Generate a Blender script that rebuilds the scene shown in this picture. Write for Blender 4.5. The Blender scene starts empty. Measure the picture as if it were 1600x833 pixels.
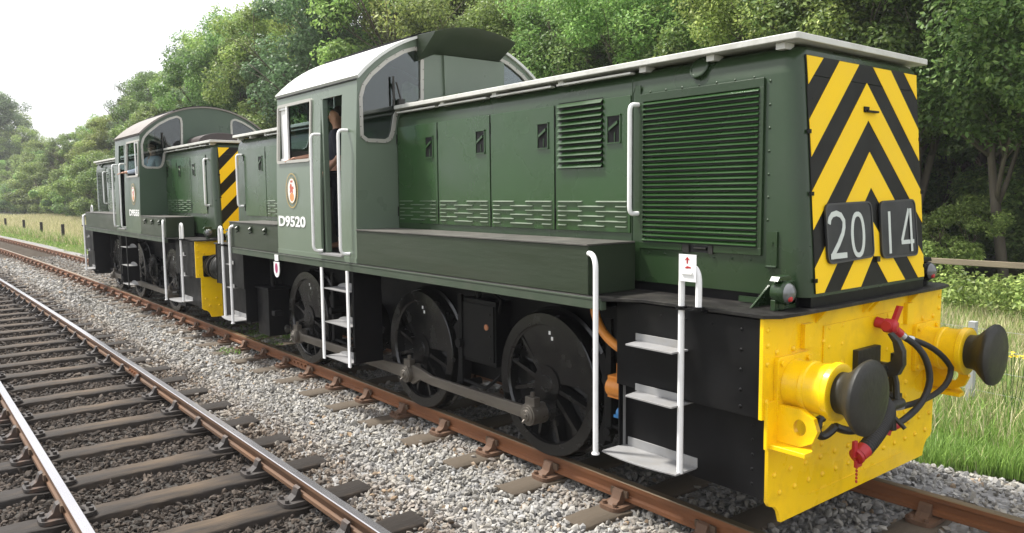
import bpy, bmesh, math, random
import numpy as np
from mathutils import Vector, Matrix, Quaternion
random.seed(7)
RAD = math.radians
SC = bpy.context.scene
COL = SC.collection

# ------------------------------------------------------------------ camera
CAM = Vector((2.5596, -5.0190, 2.1988))
R_ = Vector((0.62358196, 0.78169937, -0.00957267))
U_ = Vector((-0.06710536, 0.06572352, 0.99557887))
F_ = Vector((-0.77887252, 0.62018265, -0.09344022))
cd = bpy.data.cameras.new('camera'); co = bpy.data.objects.new('camera', cd); COL.objects.link(co)
m = Matrix.Identity(4)
for i in range(3):
    m[i][0] = R_[i]; m[i][1] = U_[i]; m[i][2] = -F_[i]; m[i][3] = CAM[i]
co.matrix_world = m
cd.sensor_width = 36; cd.lens = 1217.5 / 1600 * 36
cd.clip_start = .05; cd.clip_end = 3000
SC.camera = co
# ------------------------------------------------------------------ sky, sun, exposure
SUN_EL, SUN_AZ = 58, 212          # azimuth: direction the light comes from, degrees from +x
W = bpy.data.worlds.new('World'); SC.world = W; W.use_nodes = True
nt = W.node_tree; nt.nodes.clear()
wo = nt.nodes.new('ShaderNodeOutputWorld'); bg = nt.nodes.new('ShaderNodeBackground')
sky = nt.nodes.new('ShaderNodeTexSky'); sky.sky_type = 'NISHITA'; sky.sun_disc = False
sky.sun_elevation = RAD(SUN_EL); sky.sun_rotation = RAD(90 - SUN_AZ)
sky.air_density = 1.2; sky.dust_density = 4.0
mixw = nt.nodes.new('ShaderNodeMix'); mixw.data_type = 'RGBA'; mixw.inputs[0].default_value = 0.8
mixw.inputs[7].default_value = (10.5, 10.5, 10.9, 1)
nt.links.new(sky.outputs[0], mixw.inputs[6]); nt.links.new(mixw.outputs[2], bg.inputs[0])
bg.inputs[1].default_value = 0.075
nt.links.new(bg.outputs[0], wo.inputs[0])
sd = bpy.data.lights.new('sun', 'SUN'); so = bpy.data.objects.new('sun', sd); COL.objects.link(so)
sd.energy = 3.4; sd.angle = RAD(6); sd.color = (1, .96, .9)
sv = Vector((math.cos(RAD(SUN_AZ)) * math.cos(RAD(SUN_EL)), math.sin(RAD(SUN_AZ)) * math.cos(RAD(SUN_EL)), math.sin(RAD(SUN_EL))))
so.rotation_euler = sv.to_track_quat('Z', 'Y').to_euler(); so.location = (0, -20, 30)
SC.view_settings.view_transform = 'Standard'; SC.view_settings.look = 'None'
SC.view_settings.exposure = 1.1; SC.view_settings.gamma = 1; SC.view_settings.use_curve_mapping = False
SC.render.engine = 'CYCLES'
SC.cycles.max_bounces = 6; SC.cycles.transparent_max_bounces = 8

# ------------------------------------------------------------------ materials
def mat(name, col, rough=.5, metal=0., var=.12, scale=3., bump=0., bscale=60., dirt=None, dirt_amt=.5, dscale=2.5, coat=0., detail=6, stretch=None, attr=None, spec=.5, rvar=.1):
    M = bpy.data.materials.new(name); M.use_nodes = True; n = M.node_tree; b = n.nodes['Principled BSDF']
    tc = n.nodes.new('ShaderNodeTexCoord'); src = tc.outputs['Object']
    if stretch:
        mp = n.nodes.new('ShaderNodeMapping'); mp.inputs['Scale'].default_value = stretch
        n.links.new(src, mp.inputs[0]); src = mp.outputs[0]
    nz = n.nodes.new('ShaderNodeTexNoise'); nz.inputs['Scale'].default_value = scale; nz.inputs['Detail'].default_value = detail
    n.links.new(src, nz.inputs['Vector'])
    mr = n.nodes.new('ShaderNodeMapRange'); mr.inputs[1].default_value = .25; mr.inputs[2].default_value = .75
    mr.inputs[3].default_value = 1 - var; mr.inputs[4].default_value = 1 + var
    n.links.new(nz.outputs['Fac'], mr.inputs[0])
    mx = n.nodes.new('ShaderNodeVectorMath'); mx.operation = 'SCALE'
    if attr:
        at = n.nodes.new('ShaderNodeAttribute'); at.attribute_name = attr; n.links.new(at.outputs['Color'], mx.inputs[0])
    else: mx.inputs[0].default_value = col[:3]
    n.links.new(mr.outputs[0], mx.inputs['Scale'])
    out = mx.outputs[0]
    if dirt:
        nd = n.nodes.new('ShaderNodeTexNoise'); nd.inputs['Scale'].default_value = dscale; nd.inputs['Detail'].default_value = 9; nd.inputs['Roughness'].default_value = .65
        n.links.new(src, nd.inputs['Vector'])
        m2 = n.nodes.new('ShaderNodeMapRange'); m2.inputs[1].default_value = .48; m2.inputs[2].default_value = .72; m2.inputs[3].default_value = 0; m2.inputs[4].default_value = dirt_amt
        n.links.new(nd.outputs['Fac'], m2.inputs[0])
        mm = n.nodes.new('ShaderNodeMix'); mm.data_type = 'RGBA'; mm.inputs[7].default_value = (*dirt, 1)
        n.links.new(m2.outputs[0], mm.inputs[0]); n.links.new(out, mm.inputs[6]); out = mm.outputs[2]
    n.links.new(out, b.inputs['Base Color'])
    b.inputs['Metallic'].default_value = metal; b.inputs['Specular IOR Level'].default_value = spec
    r2 = n.nodes.new('ShaderNodeMapRange'); r2.inputs[1].default_value = .3; r2.inputs[2].default_value = .7
    r2.inputs[3].default_value = max(.02, rough - rvar); r2.inputs[4].default_value = min(1, rough + rvar)
    n.links.new(nz.outputs['Fac'], r2.inputs[0]); n.links.new(r2.outputs[0], b.inputs['Roughness'])
    if coat: b.inputs['Coat Weight'].default_value = coat; b.inputs['Coat Roughness'].default_value = .12
    if bump:
        bn = n.nodes.new('ShaderNodeTexNoise'); bn.inputs['Scale'].default_value = bscale; bn.inputs['Detail'].default_value = 5
        n.links.new(src, bn.inputs['Vector'])
        bu = n.nodes.new('ShaderNodeBump'); bu.inputs['Strength'].default_value = min(1, bump); bu.inputs['Distance'].default_value = .01
        n.links.new(bn.outputs['Fac'], bu.inputs['Height']); n.links.new(bu.outputs[0], b.inputs['Normal'])
    return M
GREEN = mat('hood_green', (.018, .058, .013), .26, spec=.42, var=.12, scale=1.6, dirt=(.036, .058, .026), dirt_amt=.4, dscale=1.1, bump=.5, bscale=2.6, coat=.3)
GREEN2 = mat('hood_green_dull', (.018, .040, .014), .32, spec=.42, var=.12, scale=1.6, dirt=(.03, .04, .026), dirt_amt=.4, dscale=1.4, bump=.5, bscale=2.6, coat=.1)
BOXG = mat('tank_green', (.024, .036, .019), .42, spec=.4, var=.15, scale=1.3, dirt=(.045, .05, .035), dirt_amt=.55, dscale=.9, bump=.3, bscale=5, stretch=(.5, 1, 3))
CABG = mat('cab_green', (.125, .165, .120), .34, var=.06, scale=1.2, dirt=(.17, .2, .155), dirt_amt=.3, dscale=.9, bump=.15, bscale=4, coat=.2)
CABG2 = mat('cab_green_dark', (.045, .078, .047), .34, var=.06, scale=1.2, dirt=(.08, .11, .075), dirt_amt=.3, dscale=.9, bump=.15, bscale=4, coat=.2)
VAL = mat('valance_green', (.045, .065, .040), .5, var=.15, scale=3, dirt=(.09, .09, .07), dirt_amt=.5)
ROOFL = mat('roof_pale', (.62, .63, .60), .45, var=.06, scale=2, dirt=(.42, .42, .38), dirt_amt=.4, dscale=1.5)
ROOFD = mat('roof_brown', (.20, .18, .16), .6, var=.1, scale=2, dirt=(.13, .11, .10), dirt_amt=.5)
CANO = mat('canopy_pale', (.60, .60, .56), .5, var=.08, scale=4, dirt=(.34, .33, .29), dirt_amt=.6, dscale=6)
BLACK = mat('frame_black', (.004, .004, .0045), .45, spec=.2, var=.3, scale=4, dirt=(.011, .0105, .0095), dirt_amt=.6, dscale=3, bump=.2, bscale=12)
WHEELB = mat('wheel_black', (.006, .006, .0058), .22, spec=.6, var=.3, scale=6, dirt=(.012, .0105, .009), dirt_amt=.3, dscale=3, bump=.12, bscale=20)
UNDER = mat('under_black', (.004, .004, .004), .65, spec=.2, var=.3, scale=4, dirt=(.009, .007, .006), dirt_amt=.5)
DECK = mat('deck_dirty', (.014, .013, .012), .5, spec=.3, var=.3, scale=6, dirt=(.07, .065, .055), dirt_amt=.6, dscale=5, bump=.4, bscale=40)
GRIME = mat('grime', (.05, .045, .038), .8)
BOXTOP = mat('tank_top', (.075, .072, .062), .55, var=.25, scale=5, dirt=(.15, .14, .12), dirt_amt=.7, dscale=4, bump=.3, bscale=30)
SLOT_GLINT = mat('slot_ledge_highlight', (.09, .125, .08), .4, var=.1, scale=6, spec=.6)  # paler than the doors: sky highlight on the louvre ledges put into the colour
YEL = mat('beam_yellow', (.95, .61, .003), .36, spec=.35, var=.04, scale=3, dirt=(.55, .31, .02), dirt_amt=.45, dscale=4.5, bump=.2, bscale=14, coat=.2, rvar=.15)
YELC = mat('chevron_yellow', (.92, .60, .012), .5, var=.03, scale=3, spec=.25)
BLK2 = mat('panel_black', (.007, .007, .006), .5, var=.15, scale=3, spec=.25)
WHITE = mat('white_paint', (.86, .86, .85), .4, var=.03, scale=6, dirt=(.62, .60, .56), dirt_amt=.3, dscale=14)
STEPM = mat('step_metal', (.27, .27, .27), .5, metal=.1, var=.08, scale=10, dirt=(.25, .24, .22), dirt_amt=.7, dscale=8)
STEEL = mat('rod_steel', (.125, .112, .094), .36, metal=.4, var=.2, scale=5, dirt=(.05, .04, .03), dirt_amt=.5, dscale=7, stretch=(.4, 1, 2))
FRAMEM = mat('window_alloy', (.42, .41, .37), .45, metal=.3, var=.08, scale=6)
RUBBER = mat('rubber', (.014, .0135, .012), .6, var=.15, scale=8)
BUFM = mat('buffer_iron', (.016, .0155, .012), .5, metal=.1, var=.25, scale=6, dirt=(.035, .033, .023), dirt_amt=.6, dscale=4, bump=.4, bscale=25)
RED = mat('red_paint', (.42, .015, .02), .4, var=.1, scale=8)
ORANGE = mat('orange_hose', (.65, .24, .035), .5, var=.15, scale=8)
BLUE = mat('blue_valve', (.03, .16, .38), .5)
PLATEG = mat('number_plate_grey', (.014, .015, .017), .45, var=.1, scale=6, dirt=(.04, .04, .04), dirt_amt=.4, dscale=3)
DIGIT = mat('digit_grey', (.58, .62, .58), .5, var=.06, scale=8)
CHROME = mat('lamp_glass', (.55, .56, .56), .12, metal=.6, var=.05)
LENS = mat('lamp_lens', (.16, .165, .165), .15, metal=.3, var=.1)
RUST = mat('rail_rust', (.19, .074, .027), .72, var=.25, scale=5, dirt=(.12, .048, .02), dirt_amt=.7, dscale=4, bump=.4, bscale=60, stretch=(.3, 1, 1))
RUSTD = mat('chair_rust', (.13, .072, .042), .75, var=.25, scale=9, dirt=(.09, .05, .03), dirt_amt=.6, dscale=8, bump=.5, bscale=50)
RAILTOP = mat('rail_shine', (.50, .49, .50), .26, metal=.85, var=.08, scale=2, stretch=(.2, 1, 1), rvar=.05)
RAILTOPR = mat('rail_top_dull', (.20, .155, .10), .42, metal=.5, var=.15, scale=2, dirt=(.22, .10, .04), dirt_amt=.6, stretch=(.3, 1, 1))
SLEEPD = mat('sleeper_dark', (.024, .019, .015), .72, spec=.3, var=.35, scale=3, dirt=(.115, .082, .052), dirt_amt=.85, dscale=2.2, bump=.7, bscale=30, stretch=(2, .35, 1))
SLEEPL = mat('sleeper_light', (.092, .072, .050), .85, var=.2, scale=4, dirt=(.065, .05, .036), dirt_amt=.7, dscale=2, bump=.6, bscale=30, stretch=(2, .35, 1))
BARK = mat('bark', (.085, .065, .045), .9, var=.3, scale=5, bump=1, bscale=25, stretch=(1, 1, .3))
BARKG = mat('bark_grey', (.14, .12, .09), .9, var=.3, scale=5, bump=1, bscale=25, stretch=(1, 1, .3))
WOOD = mat('fence_wood', (.23, .19, .13), .85, var=.2, scale=4, bump=.5, bscale=30, stretch=(.4, 2, 2))
POSTD = mat('post_dark', (.030, .024, .020), .85, var=.3, scale=6)
CONC = mat('concrete_post', (.36, .37, .36), .85, var=.1, scale=8)
WIRE = mat('wire', (.14, .145, .14), .5, metal=.5)
INTER = mat('cab_interior', (.17, .17, .15), .6, var=.1)
INTDK = mat('cab_interior_dark', (.012, .012, .013), .55)
SKIN = mat('skin', (.55, .30, .20), .55, var=.08, scale=10)
HAIR = mat('hair', (.03, .022, .016), .7, var=.2, scale=30)
NAVY = mat('navy_cloth', (.018, .022, .035), .8, var=.15, scale=8)
HIVIS = mat('hivis_orange', (.85, .16, .02), .7, var=.08, scale=8)
SHIRT = mat('pale_shirt', (.55, .62, .72), .8, var=.08, scale=8)
FLOWER = mat('flower_yellow', (.85, .60, .02), .6)
GOLD = mat('crest_gold', (.42, .30, .10), .5); CRW = mat('crest_white', (.78, .76, .72), .5)
CRR = mat('crest_red', (.50, .10, .06), .5); CRO = mat('crest_orange', (.65, .28, .10), .5)
def leafmat(name, tr=.35):
    M = bpy.data.materials.new(name); M.use_nodes = True; n = M.node_tree; n.nodes.clear()
    o = n.nodes.new('ShaderNodeOutputMaterial'); at = n.nodes.new('ShaderNodeAttribute'); at.attribute_name = 'tint'
    oi = n.nodes.new('ShaderNodeObjectInfo'); hs = n.nodes.new('ShaderNodeHueSaturation')
    m1 = n.nodes.new('ShaderNodeMapRange'); m1.inputs[3].default_value = .455; m1.inputs[4].default_value = .515
    m2 = n.nodes.new('ShaderNodeMapRange'); m2.inputs[3].default_value = .85; m2.inputs[4].default_value = 1.5
    ml = n.nodes.new('ShaderNodeMath'); ml.operation = 'MULTIPLY'; ml.inputs[1].default_value = 7.31
    fr = n.nodes.new('ShaderNodeMath'); fr.operation = 'FRACT'
    n.links.new(oi.outputs['Random'], m1.inputs[0]); n.links.new(m1.outputs[0], hs.inputs['Hue'])
    n.links.new(oi.outputs['Random'], ml.inputs[0]); n.links.new(ml.outputs[0], fr.inputs[0]); n.links.new(fr.outputs[0], m2.inputs[0])
    hs.inputs['Saturation'].default_value = .88; n.links.new(m2.outputs[0], hs.inputs['Value']); n.links.new(at.outputs['Color'], hs.inputs['Color'])
    d = n.nodes.new('ShaderNodeBsdfPrincipled'); d.inputs['Roughness'].default_value = .5; d.inputs['Specular IOR Level'].default_value = .35
    t = n.nodes.new('ShaderNodeBsdfTranslucent'); mx = n.nodes.new('ShaderNodeMixShader'); mx.inputs[0].default_value = tr
    n.links.new(hs.outputs[0], d.inputs['Base Color']); n.links.new(hs.outputs[0], t.inputs['Color'])
    n.links.new(d.outputs[0], mx.inputs[1]); n.links.new(t.outputs[0], mx.inputs[2]); n.links.new(mx.outputs[0], o.inputs[0])
    return M
LEAF = leafmat('leaf', .38); GRASSM = leafmat('grass_blade', .3)
def glass(name, tint=(.6, .68, .68), a=.45):
    M = bpy.data.materials.new(name); M.use_nodes = True; n = M.node_tree; n.nodes.clear()
    o = n.nodes.new('ShaderNodeOutputMaterial'); g = n.nodes.new('ShaderNodeBsdfGlossy'); g.inputs['Roughness'].default_value = .02
    t = n.nodes.new('ShaderNodeBsdfTransparent'); t.inputs['Color'].default_value = (*tint, 1)
    lw = n.nodes.new('ShaderNodeFresnel'); lw.inputs['IOR'].default_value = 1.55
    ad = n.nodes.new('ShaderNodeMath'); ad.operation = 'ADD'; ad.inputs[1].default_value = .04; ad.use_clamp = True
    mx = n.nodes.new('ShaderNodeMixShader')
    n.links.new(lw.outputs[0], ad.inputs[0]); n.links.new(ad.outputs[0], mx.inputs[0])
    n.links.new(t.outputs[0], mx.inputs[1]); n.links.new(g.outputs[0], mx.inputs[2]); n.links.new(mx.outputs[0], o.inputs[0])
    return M
GLASS = glass('window_glass')

# ------------------------------------------------------------------ mesh helpers
def tag(o, label=None, cat=None, group=None, kind=None):
    if label: o['label'] = label
    if cat: o['category'] = cat
    if group: o['group'] = group
    if kind: o['kind'] = kind
    return o
def empty(name, loc=(0, 0, 0), rz=0.):
    o = bpy.data.objects.new(name, None); COL.objects.link(o); o.location = loc; o.rotation_euler = (0, 0, rz); o.empty_display_size = .2; return o
def link(name, me, parent=None):
    o = bpy.data.objects.new(name, me); COL.objects.link(o)
    if parent: o.parent = parent
    return o
class MB:
    """collects shapes, builds ONE mesh object"""
    def __init__(s): s.v = []; s.f = []; s.mi = []; s.mats = []; s.m = 0
    def use(s, M):
        if M not in s.mats: s.mats.append(M)
        s.m = s.mats.index(M); return s
    def add(s, vs, fs):
        o = len(s.v); s.v += [tuple(p) for p in vs]; s.f += [tuple(i + o for i in f) for f in fs]; s.mi += [s.m] * len(fs); return s
    def box(s, x0, x1, y0, y1, z0, z1):
        x0, x1 = min(x0, x1), max(x0, x1); y0, y1 = min(y0, y1), max(y0, y1); z0, z1 = min(z0, z1), max(z0, z1)
        return s.add([(x0, y0, z0), (x1, y0, z0), (x1, y1, z0), (x0, y1, z0), (x0, y0, z1), (x1, y0, z1), (x1, y1, z1), (x0, y1, z1)],
              [(0, 3, 2, 1), (4, 5, 6, 7), (0, 1, 5, 4), (1, 2, 6, 5), (2, 3, 7, 6), (3, 0, 4, 7)])
    def prism(s, poly, ax, a, b):
        """poly in the two other axes (in xyz order), extruded along ax from a to b"""
        def P(p, t): return {'x': (t, p[0], p[1]), 'y': (p[0], t, p[1]), 'z': (p[0], p[1], t)}[ax]
        A = sum(poly[i][0] * poly[(i + 1) % len(poly)][1] - poly[(i + 1) % len(poly)][0] * poly[i][1] for i in range(len(poly)))
        if A < 0: poly = poly[::-1]
        if a > b: a, b = b, a
        n = len(poly); vs = [P(p, a) for p in poly] + [P(p, b) for p in poly]
        fl = ax == 'y'
        fs = [tuple(range(n))[::-1], tuple(range(n, 2 * n))] + [(i, (i + 1) % n, n + (i + 1) % n, n + i) for i in range(n)]
        if fl: fs = [f[::-1] for f in fs]
        return s.add(vs, fs)
    def cyl(s, p0, p1, r0, r1=None, n=20, cap=True):
        return s.sweep([p0, p1], [r0, r0 if r1 is None else r1], n, cap)
    def sweep(s, pts, r, n=10, cap=True):
        pts = [Vector(p) for p in pts]; k = len(pts)
        rs = r if isinstance(r, (list, tuple)) else [r] * k
        tg = [(pts[min(i + 1, k - 1)] - pts[max(i - 1, 0)]) for i in range(k)]
        for i in range(k):
            if tg[i].length < 1e-7: tg[i] = pts[-1] - pts[0] + Vector((1e-6, 0, 0))
            tg[i].normalize()
        up = Vector((0, 0, 1)) if abs(tg[0].z) < .9 else Vector((1, 0, 0))
        u = tg[0].cross(up).normalized(); vs = []
        for i in range(k):
            u = (u - tg[i] * u.dot(tg[i])).normalized(); w = tg[i].cross(u)
            for j in range(n):
                a = 2 * math.pi * j / n; vs.append(pts[i] + (u * math.cos(a) + w * math.sin(a)) * rs[i])
        fs = [(i * n + j, i * n + (j + 1) % n, (i + 1) * n + (j + 1) % n, (i + 1) * n + j) for i in range(k - 1) for j in range(n)]
        if cap: fs += [tuple(range(n))[::-1], tuple((k - 1) * n + j for j in range(n))]
        return s.add(vs, fs)
    def lathe(s, c, axis, prof, n=32):
        """prof: (distance along axis, radius) pairs"""
        c = Vector(c); a = Vector(axis).normalized()
        pts = [c + a * d for d, r in prof]
        up = Vector((0, 0, 1)) if abs(a.z) < .9 else Vector((1, 0, 0)); u = a.cross(up).normalized(); w = a.cross(u)
        vs = [pts[i] + (u * math.cos(2 * math.pi * j / n) + w * math.sin(2 * math.pi * j / n)) * max(prof[i][1], 1e-4) for i in range(len(prof)) for j in range(n)]
        fs = [(i * n + j, i * n + (j + 1) % n, (i + 1) * n + (j + 1) % n, (i + 1) * n + j) for i in range(len(prof) - 1) for j in range(n)]
        fs += [tuple(range(n))[::-1], tuple((len(prof) - 1) * n + j for j in range(n))]
        return s.add(vs, fs)
    def dome(s, c, axis, r, h=.5, n=8):
        return s.lathe(c, axis, [(0, r), (r * h * .6, r * .8), (r * h, r * .35)], n)
    def mesh(s, name, off=(0, 0, 0)):
        me = bpy.data.meshes.new(name); me.from_pydata([(p[0] + off[0], p[1] + off[1], p[2] + off[2]) for p in s.v], [], s.f)
        for M in s.mats: me.materials.append(M)
        me.polygons.foreach_set('material_index', s.mi)
        bm = bmesh.new(); bm.from_mesh(me); bmesh.ops.recalc_face_normals(bm, faces=bm.faces); bm.to_mesh(me); bm.free()
        return me
    def build(s, name, M=None, parent=None, off=(0, 0, 0), bev=0., smooth=True):
        if M is not None and not s.mats: s.mats = [M]
        me = s.mesh(name, off)
        if smooth:
            me.polygons.foreach_set('use_smooth', [True] * len(me.polygons)); me.set_sharp_from_angle(angle=RAD(38))
        o = link(name, me, parent)
        if bev:
            b = o.modifiers.new('bevel', 'BEVEL'); b.width = bev; b.segments = 2; b.limit_method = 'ANGLE'; b.angle_limit = RAD(50); b.harden_normals = True
        return o
def flat(name, outer, holes, th, M, parent, fn, bev=0.):
    """sheet with holes: outline and holes in 2-D, given thickness, then mapped by fn(a, b, t)"""
    cu = bpy.data.curves.new(name, 'CURVE'); cu.dimensions = '2D'; cu.fill_mode = 'BOTH'; cu.extrude = th / 2
    for pl in [outer] + list(holes):
        sp = cu.splines.new('POLY'); sp.points.add(len(pl) - 1)
        for i, p in enumerate(pl): sp.points[i].co = (p[0], p[1], 0, 1)
        sp.use_cyclic_u = True
    tmp = bpy.data.objects.new('tmp', cu); COL.objects.link(tmp)
    dg = bpy.context.evaluated_depsgraph_get(); me = bpy.data.meshes.new_from_object(tmp.evaluated_get(dg))
    bpy.data.objects.remove(tmp); bpy.data.curves.remove(cu)
    for v in me.vertices: v.co = fn(v.co.x, v.co.y, v.co.z)
    bm = bmesh.new(); bm.from_mesh(me); bmesh.ops.remove_doubles(bm, verts=bm.verts, dist=1e-5); bmesh.ops.recalc_face_normals(bm, faces=bm.faces); bm.to_mesh(me); bm.free()
    me.materials.clear(); me.materials.append(M); me.name = name
    me.polygons.foreach_set('use_smooth', [False] * len(me.polygons))
    return link(name, me, parent)
def text(name, s, size, M, parent, fn, w=None, h=None, ext=.002, bold=0.):
    cu = bpy.data.curves.new(name, 'FONT'); cu.body = s; cu.size = size; cu.extrude = ext; cu.offset = bold; cu.align_x = 'LEFT'; cu.resolution_u = 4
    tmp = bpy.data.objects.new('tmp', cu); COL.objects.link(tmp)
    dg = bpy.context.evaluated_depsgraph_get(); me = bpy.data.meshes.new_from_object(tmp.evaluated_get(dg))
    bpy.data.objects.remove(tmp); bpy.data.curves.remove(cu)
    xs = [v.co.x for v in me.vertices]; ys = [v.co.y for v in me.vertices]
    x0, x1, y0, y1 = min(xs), max(xs), min(ys), max(ys)
    for v in me.vertices:
        a = (v.co.x - x0) / (x1 - x0) * (w or (x1 - x0)); b = (v.co.y - y0) / (y1 - y0) * (h or (y1 - y0)); v.co = fn(a, b, v.co.z)
    me.materials.clear(); me.materials.append(M); me.name = name
    bm = bmesh.new(); bm.from_mesh(me); bmesh.ops.recalc_face_normals(bm, faces=bm.faces); bm.to_mesh(me); bm.free()
    return link(name, me, parent)
def arcpts(p0, p1, p2, n=6):
    """quadratic curve"""
    a, b, c = Vector(p0), Vector(p1), Vector(p2)
    return [a * (1 - t) ** 2 + b * 2 * t * (1 - t) + c * t * t for t in [i / n for i in range(n + 1)]]
def rounded(poly, r, n=4):
    out = []; k = len(poly)
    for i in range(k):
        p = Vector(poly[i]); a = Vector(poly[i - 1]); b = Vector(poly[(i + 1) % k])
        rr = min(r, (a - p).length * .45, (b - p).length * .45)
        A = p + (a - p).normalized() * rr; B = p + (b - p).normalized() * rr
        for j in range(n + 1):
            t = j / n; q = A * (1 - t) ** 2 + p * 2 * t * (1 - t) + B * t * t; out.append((q.x, q.y))
    return out
def ring2d(poly, d):
    """offset a closed polygon outwards by d"""
    k = len(poly); A = sum(poly[i][0] * poly[(i + 1) % k][1] - poly[(i + 1) % k][0] * poly[i][1] for i in range(k)); sg = 1 if A > 0 else -1
    out = []
    for i in range(k):
        a, p, b = Vector(poly[i - 1]), Vector(poly[i]), Vector(poly[(i + 1) % k])
        t = ((p - a).normalized() + (b - p).normalized())
        if t.length < 1e-6: t = b - a
        t.normalize(); nrm = Vector((t.y, -t.x)) * sg; out.append((p.x + nrm.x * d, p.y + nrm.y * d))
    return out
def attr_mesh(name, verts, faces, colors, M, quads=True):
    """fast mesh from numpy: faces (n,k), colors per face (n,3)"""
    me = bpy.data.meshes.new(name); n, k = faces.shape
    me.vertices.add(len(verts)); me.vertices.foreach_set('co', verts.astype(np.float32).ravel())
    me.loops.add(n * k); me.loops.foreach_set('vertex_index', faces.astype(np.int32).ravel())
    me.polygons.add(n); me.polygons.foreach_set('loop_start', np.arange(0, n * k, k, dtype=np.int32))
    me.polygons.foreach_set('loop_total', np.full(n, k, dtype=np.int32))
    at = me.attributes.new('tint', 'FLOAT_COLOR', 'FACE')
    c4 = np.ones((n, 4), np.float32); c4[:, :3] = colors; at.data.foreach_set('color', c4.ravel())
    me.update(); me.validate(); me.materials.append(M)
    me.polygons.foreach_set('use_smooth', [False] * len(me.polygons)); return me

# ------------------------------------------------------------------ track line
KC = 0.0009
def cy(x): return -KC * (x + 4.7) ** 2 / 2 if x < -4.7 else 0.
ADJ = -3.3738
# ================================================================== SETTING: ground
def sheet(name, xs, ys, zf, M, kind='structure'):
    vs = [(x, y + cy(x) * (1 if abs(y) < 30 else 0), zf(x, y)) for x in xs for y in ys]; ny = len(ys)
    fs = [(i * ny + j, (i + 1) * ny + j, (i + 1) * ny + j + 1, i * ny + j + 1) for i in range(len(xs) - 1) for j in range(ny - 1)]
    me = bpy.data.meshes.new(name); me.from_pydata(vs, [], fs); me.materials.append(M)
    me.polygons.foreach_set('use_smooth', [True] * len(fs)); o = link(name, me); tag(o, kind=kind); return o
GROUND = mat('meadow_ground', (.085, .10, .035), .95, var=.35, scale=.35, dirt=(.26, .21, .10), dirt_amt=.75, dscale=.12, bump=1, bscale=6)
sheet('ground', [-1500, -600, -300] + list(range(-200, 60, 10)) + [120, 600], [-600, -100, -30, -12, -7, 2.2, 8, 29, 90, 300, 1200],
      lambda x, y: -.42 if -12 < y < 8 else -.36, GROUND)
# ballast bed: graded stone colour under the loose stones
def ballast_mat():
    M = bpy.data.materials.new('ballast_bed'); M.use_nodes = True; n = M.node_tree; b = n.nodes['Principled BSDF']; b.inputs['Roughness'].default_value = .9
    tc = n.nodes.new('ShaderNodeTexCoord'); vo = n.nodes.new('ShaderNodeTexVoronoi'); vo.inputs['Scale'].default_value = 19
    n.links.new(tc.outputs['Object'], vo.inputs['Vector'])
    sx = n.nodes.new('ShaderNodeSeparateXYZ'); n.links.new(tc.outputs['Object'], sx.inputs[0])
    nz = n.nodes.new('ShaderNodeTexNoise'); nz.inputs['Scale'].default_value = 1.2; n.links.new(tc.outputs['Object'], nz.inputs['Vector'])
    # six-foot is pale, between the rails is oil-dark
    c1 = n.nodes.new('ShaderNodeMapRange'); c1.inputs[1].default_value = -2.2; c1.inputs[2].default_value = -1.9
    ad = n.nodes.new('ShaderNodeMath'); ad.operation = 'MULTIPLY_ADD'; ad.inputs[1].default_value = .5
    n.links.new(nz.outputs['Fac'], ad.inputs[0]); n.links.new(sx.outputs['Y'], ad.inputs[2]); n.links.new(ad.outputs[0], c1.inputs[0])
    mx = n.nodes.new('ShaderNodeMix'); mx.data_type = 'RGBA'; mx.inputs[6].default_value = (.045, .040, .034, 1); mx.inputs[7].default_value = (.24, .235, .225, 1)
    n.links.new(c1.outputs[0], mx.inputs[0])
    mu = n.nodes.new('ShaderNodeMix'); mu.data_type = 'RGBA'; mu.blend_type = 'MULTIPLY'; mu.inputs[0].default_value = .75
    hs = n.nodes.new('ShaderNodeSeparateColor'); n.links.new(vo.outputs['Color'], hs.inputs[0])
    cr = n.nodes.new('ShaderNodeMapRange'); cr.inputs[3].default_value = .4; cr.inputs[4].default_value = 1.5; n.links.new(hs.outputs[0], cr.inputs[0])
    cb = n.nodes.new('ShaderNodeCombineColor')
    for i in range(3): n.links.new(cr.outputs[0], cb.inputs[i])
    n.links.new(mx.outputs[2], mu.inputs[6]); n.links.new(cb.outputs[0], mu.inputs[7]); n.links.new(mu.outputs[2], b.inputs['Base Color'])
    bu = n.nodes.new('ShaderNodeBump'); bu.inputs['Strength'].default_value = 1; bu.inputs['Distance'].default_value = .03; bu.invert = True
    n.links.new(vo.outputs['Distance'], bu.inputs['Height']); n.links.new(bu.outputs[0], b.inputs['Normal'])
    return M
def bz(x, y):
    """height of the ballast surface"""
    if y < ADJ - 1.9: return -.36
    if y < ADJ + 1.0: return -.250
    if y < ADJ + 1.5: return -.250 + (y - ADJ - 1.0) / .5 * .052
    if y < -1.3: return -.205
    if y < .8: return -.222
    if y < 1.7: return -.20
    if y < 2.8: return -.20 - (y - 1.7) / 1.1 * .24
    return -.46
xs = [-260, -160, -120, -90, -70, -55, -45] + list(np.arange(-40, 8.01, 2))
sheet('ballast_bed', xs, [-8, ADJ - 1.9, ADJ - 1.6, ADJ + 1., ADJ + 1.5, -.9, -.7, .7, .85, 1.7, 2.2, 2.8], bz, ballast_mat())

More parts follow.
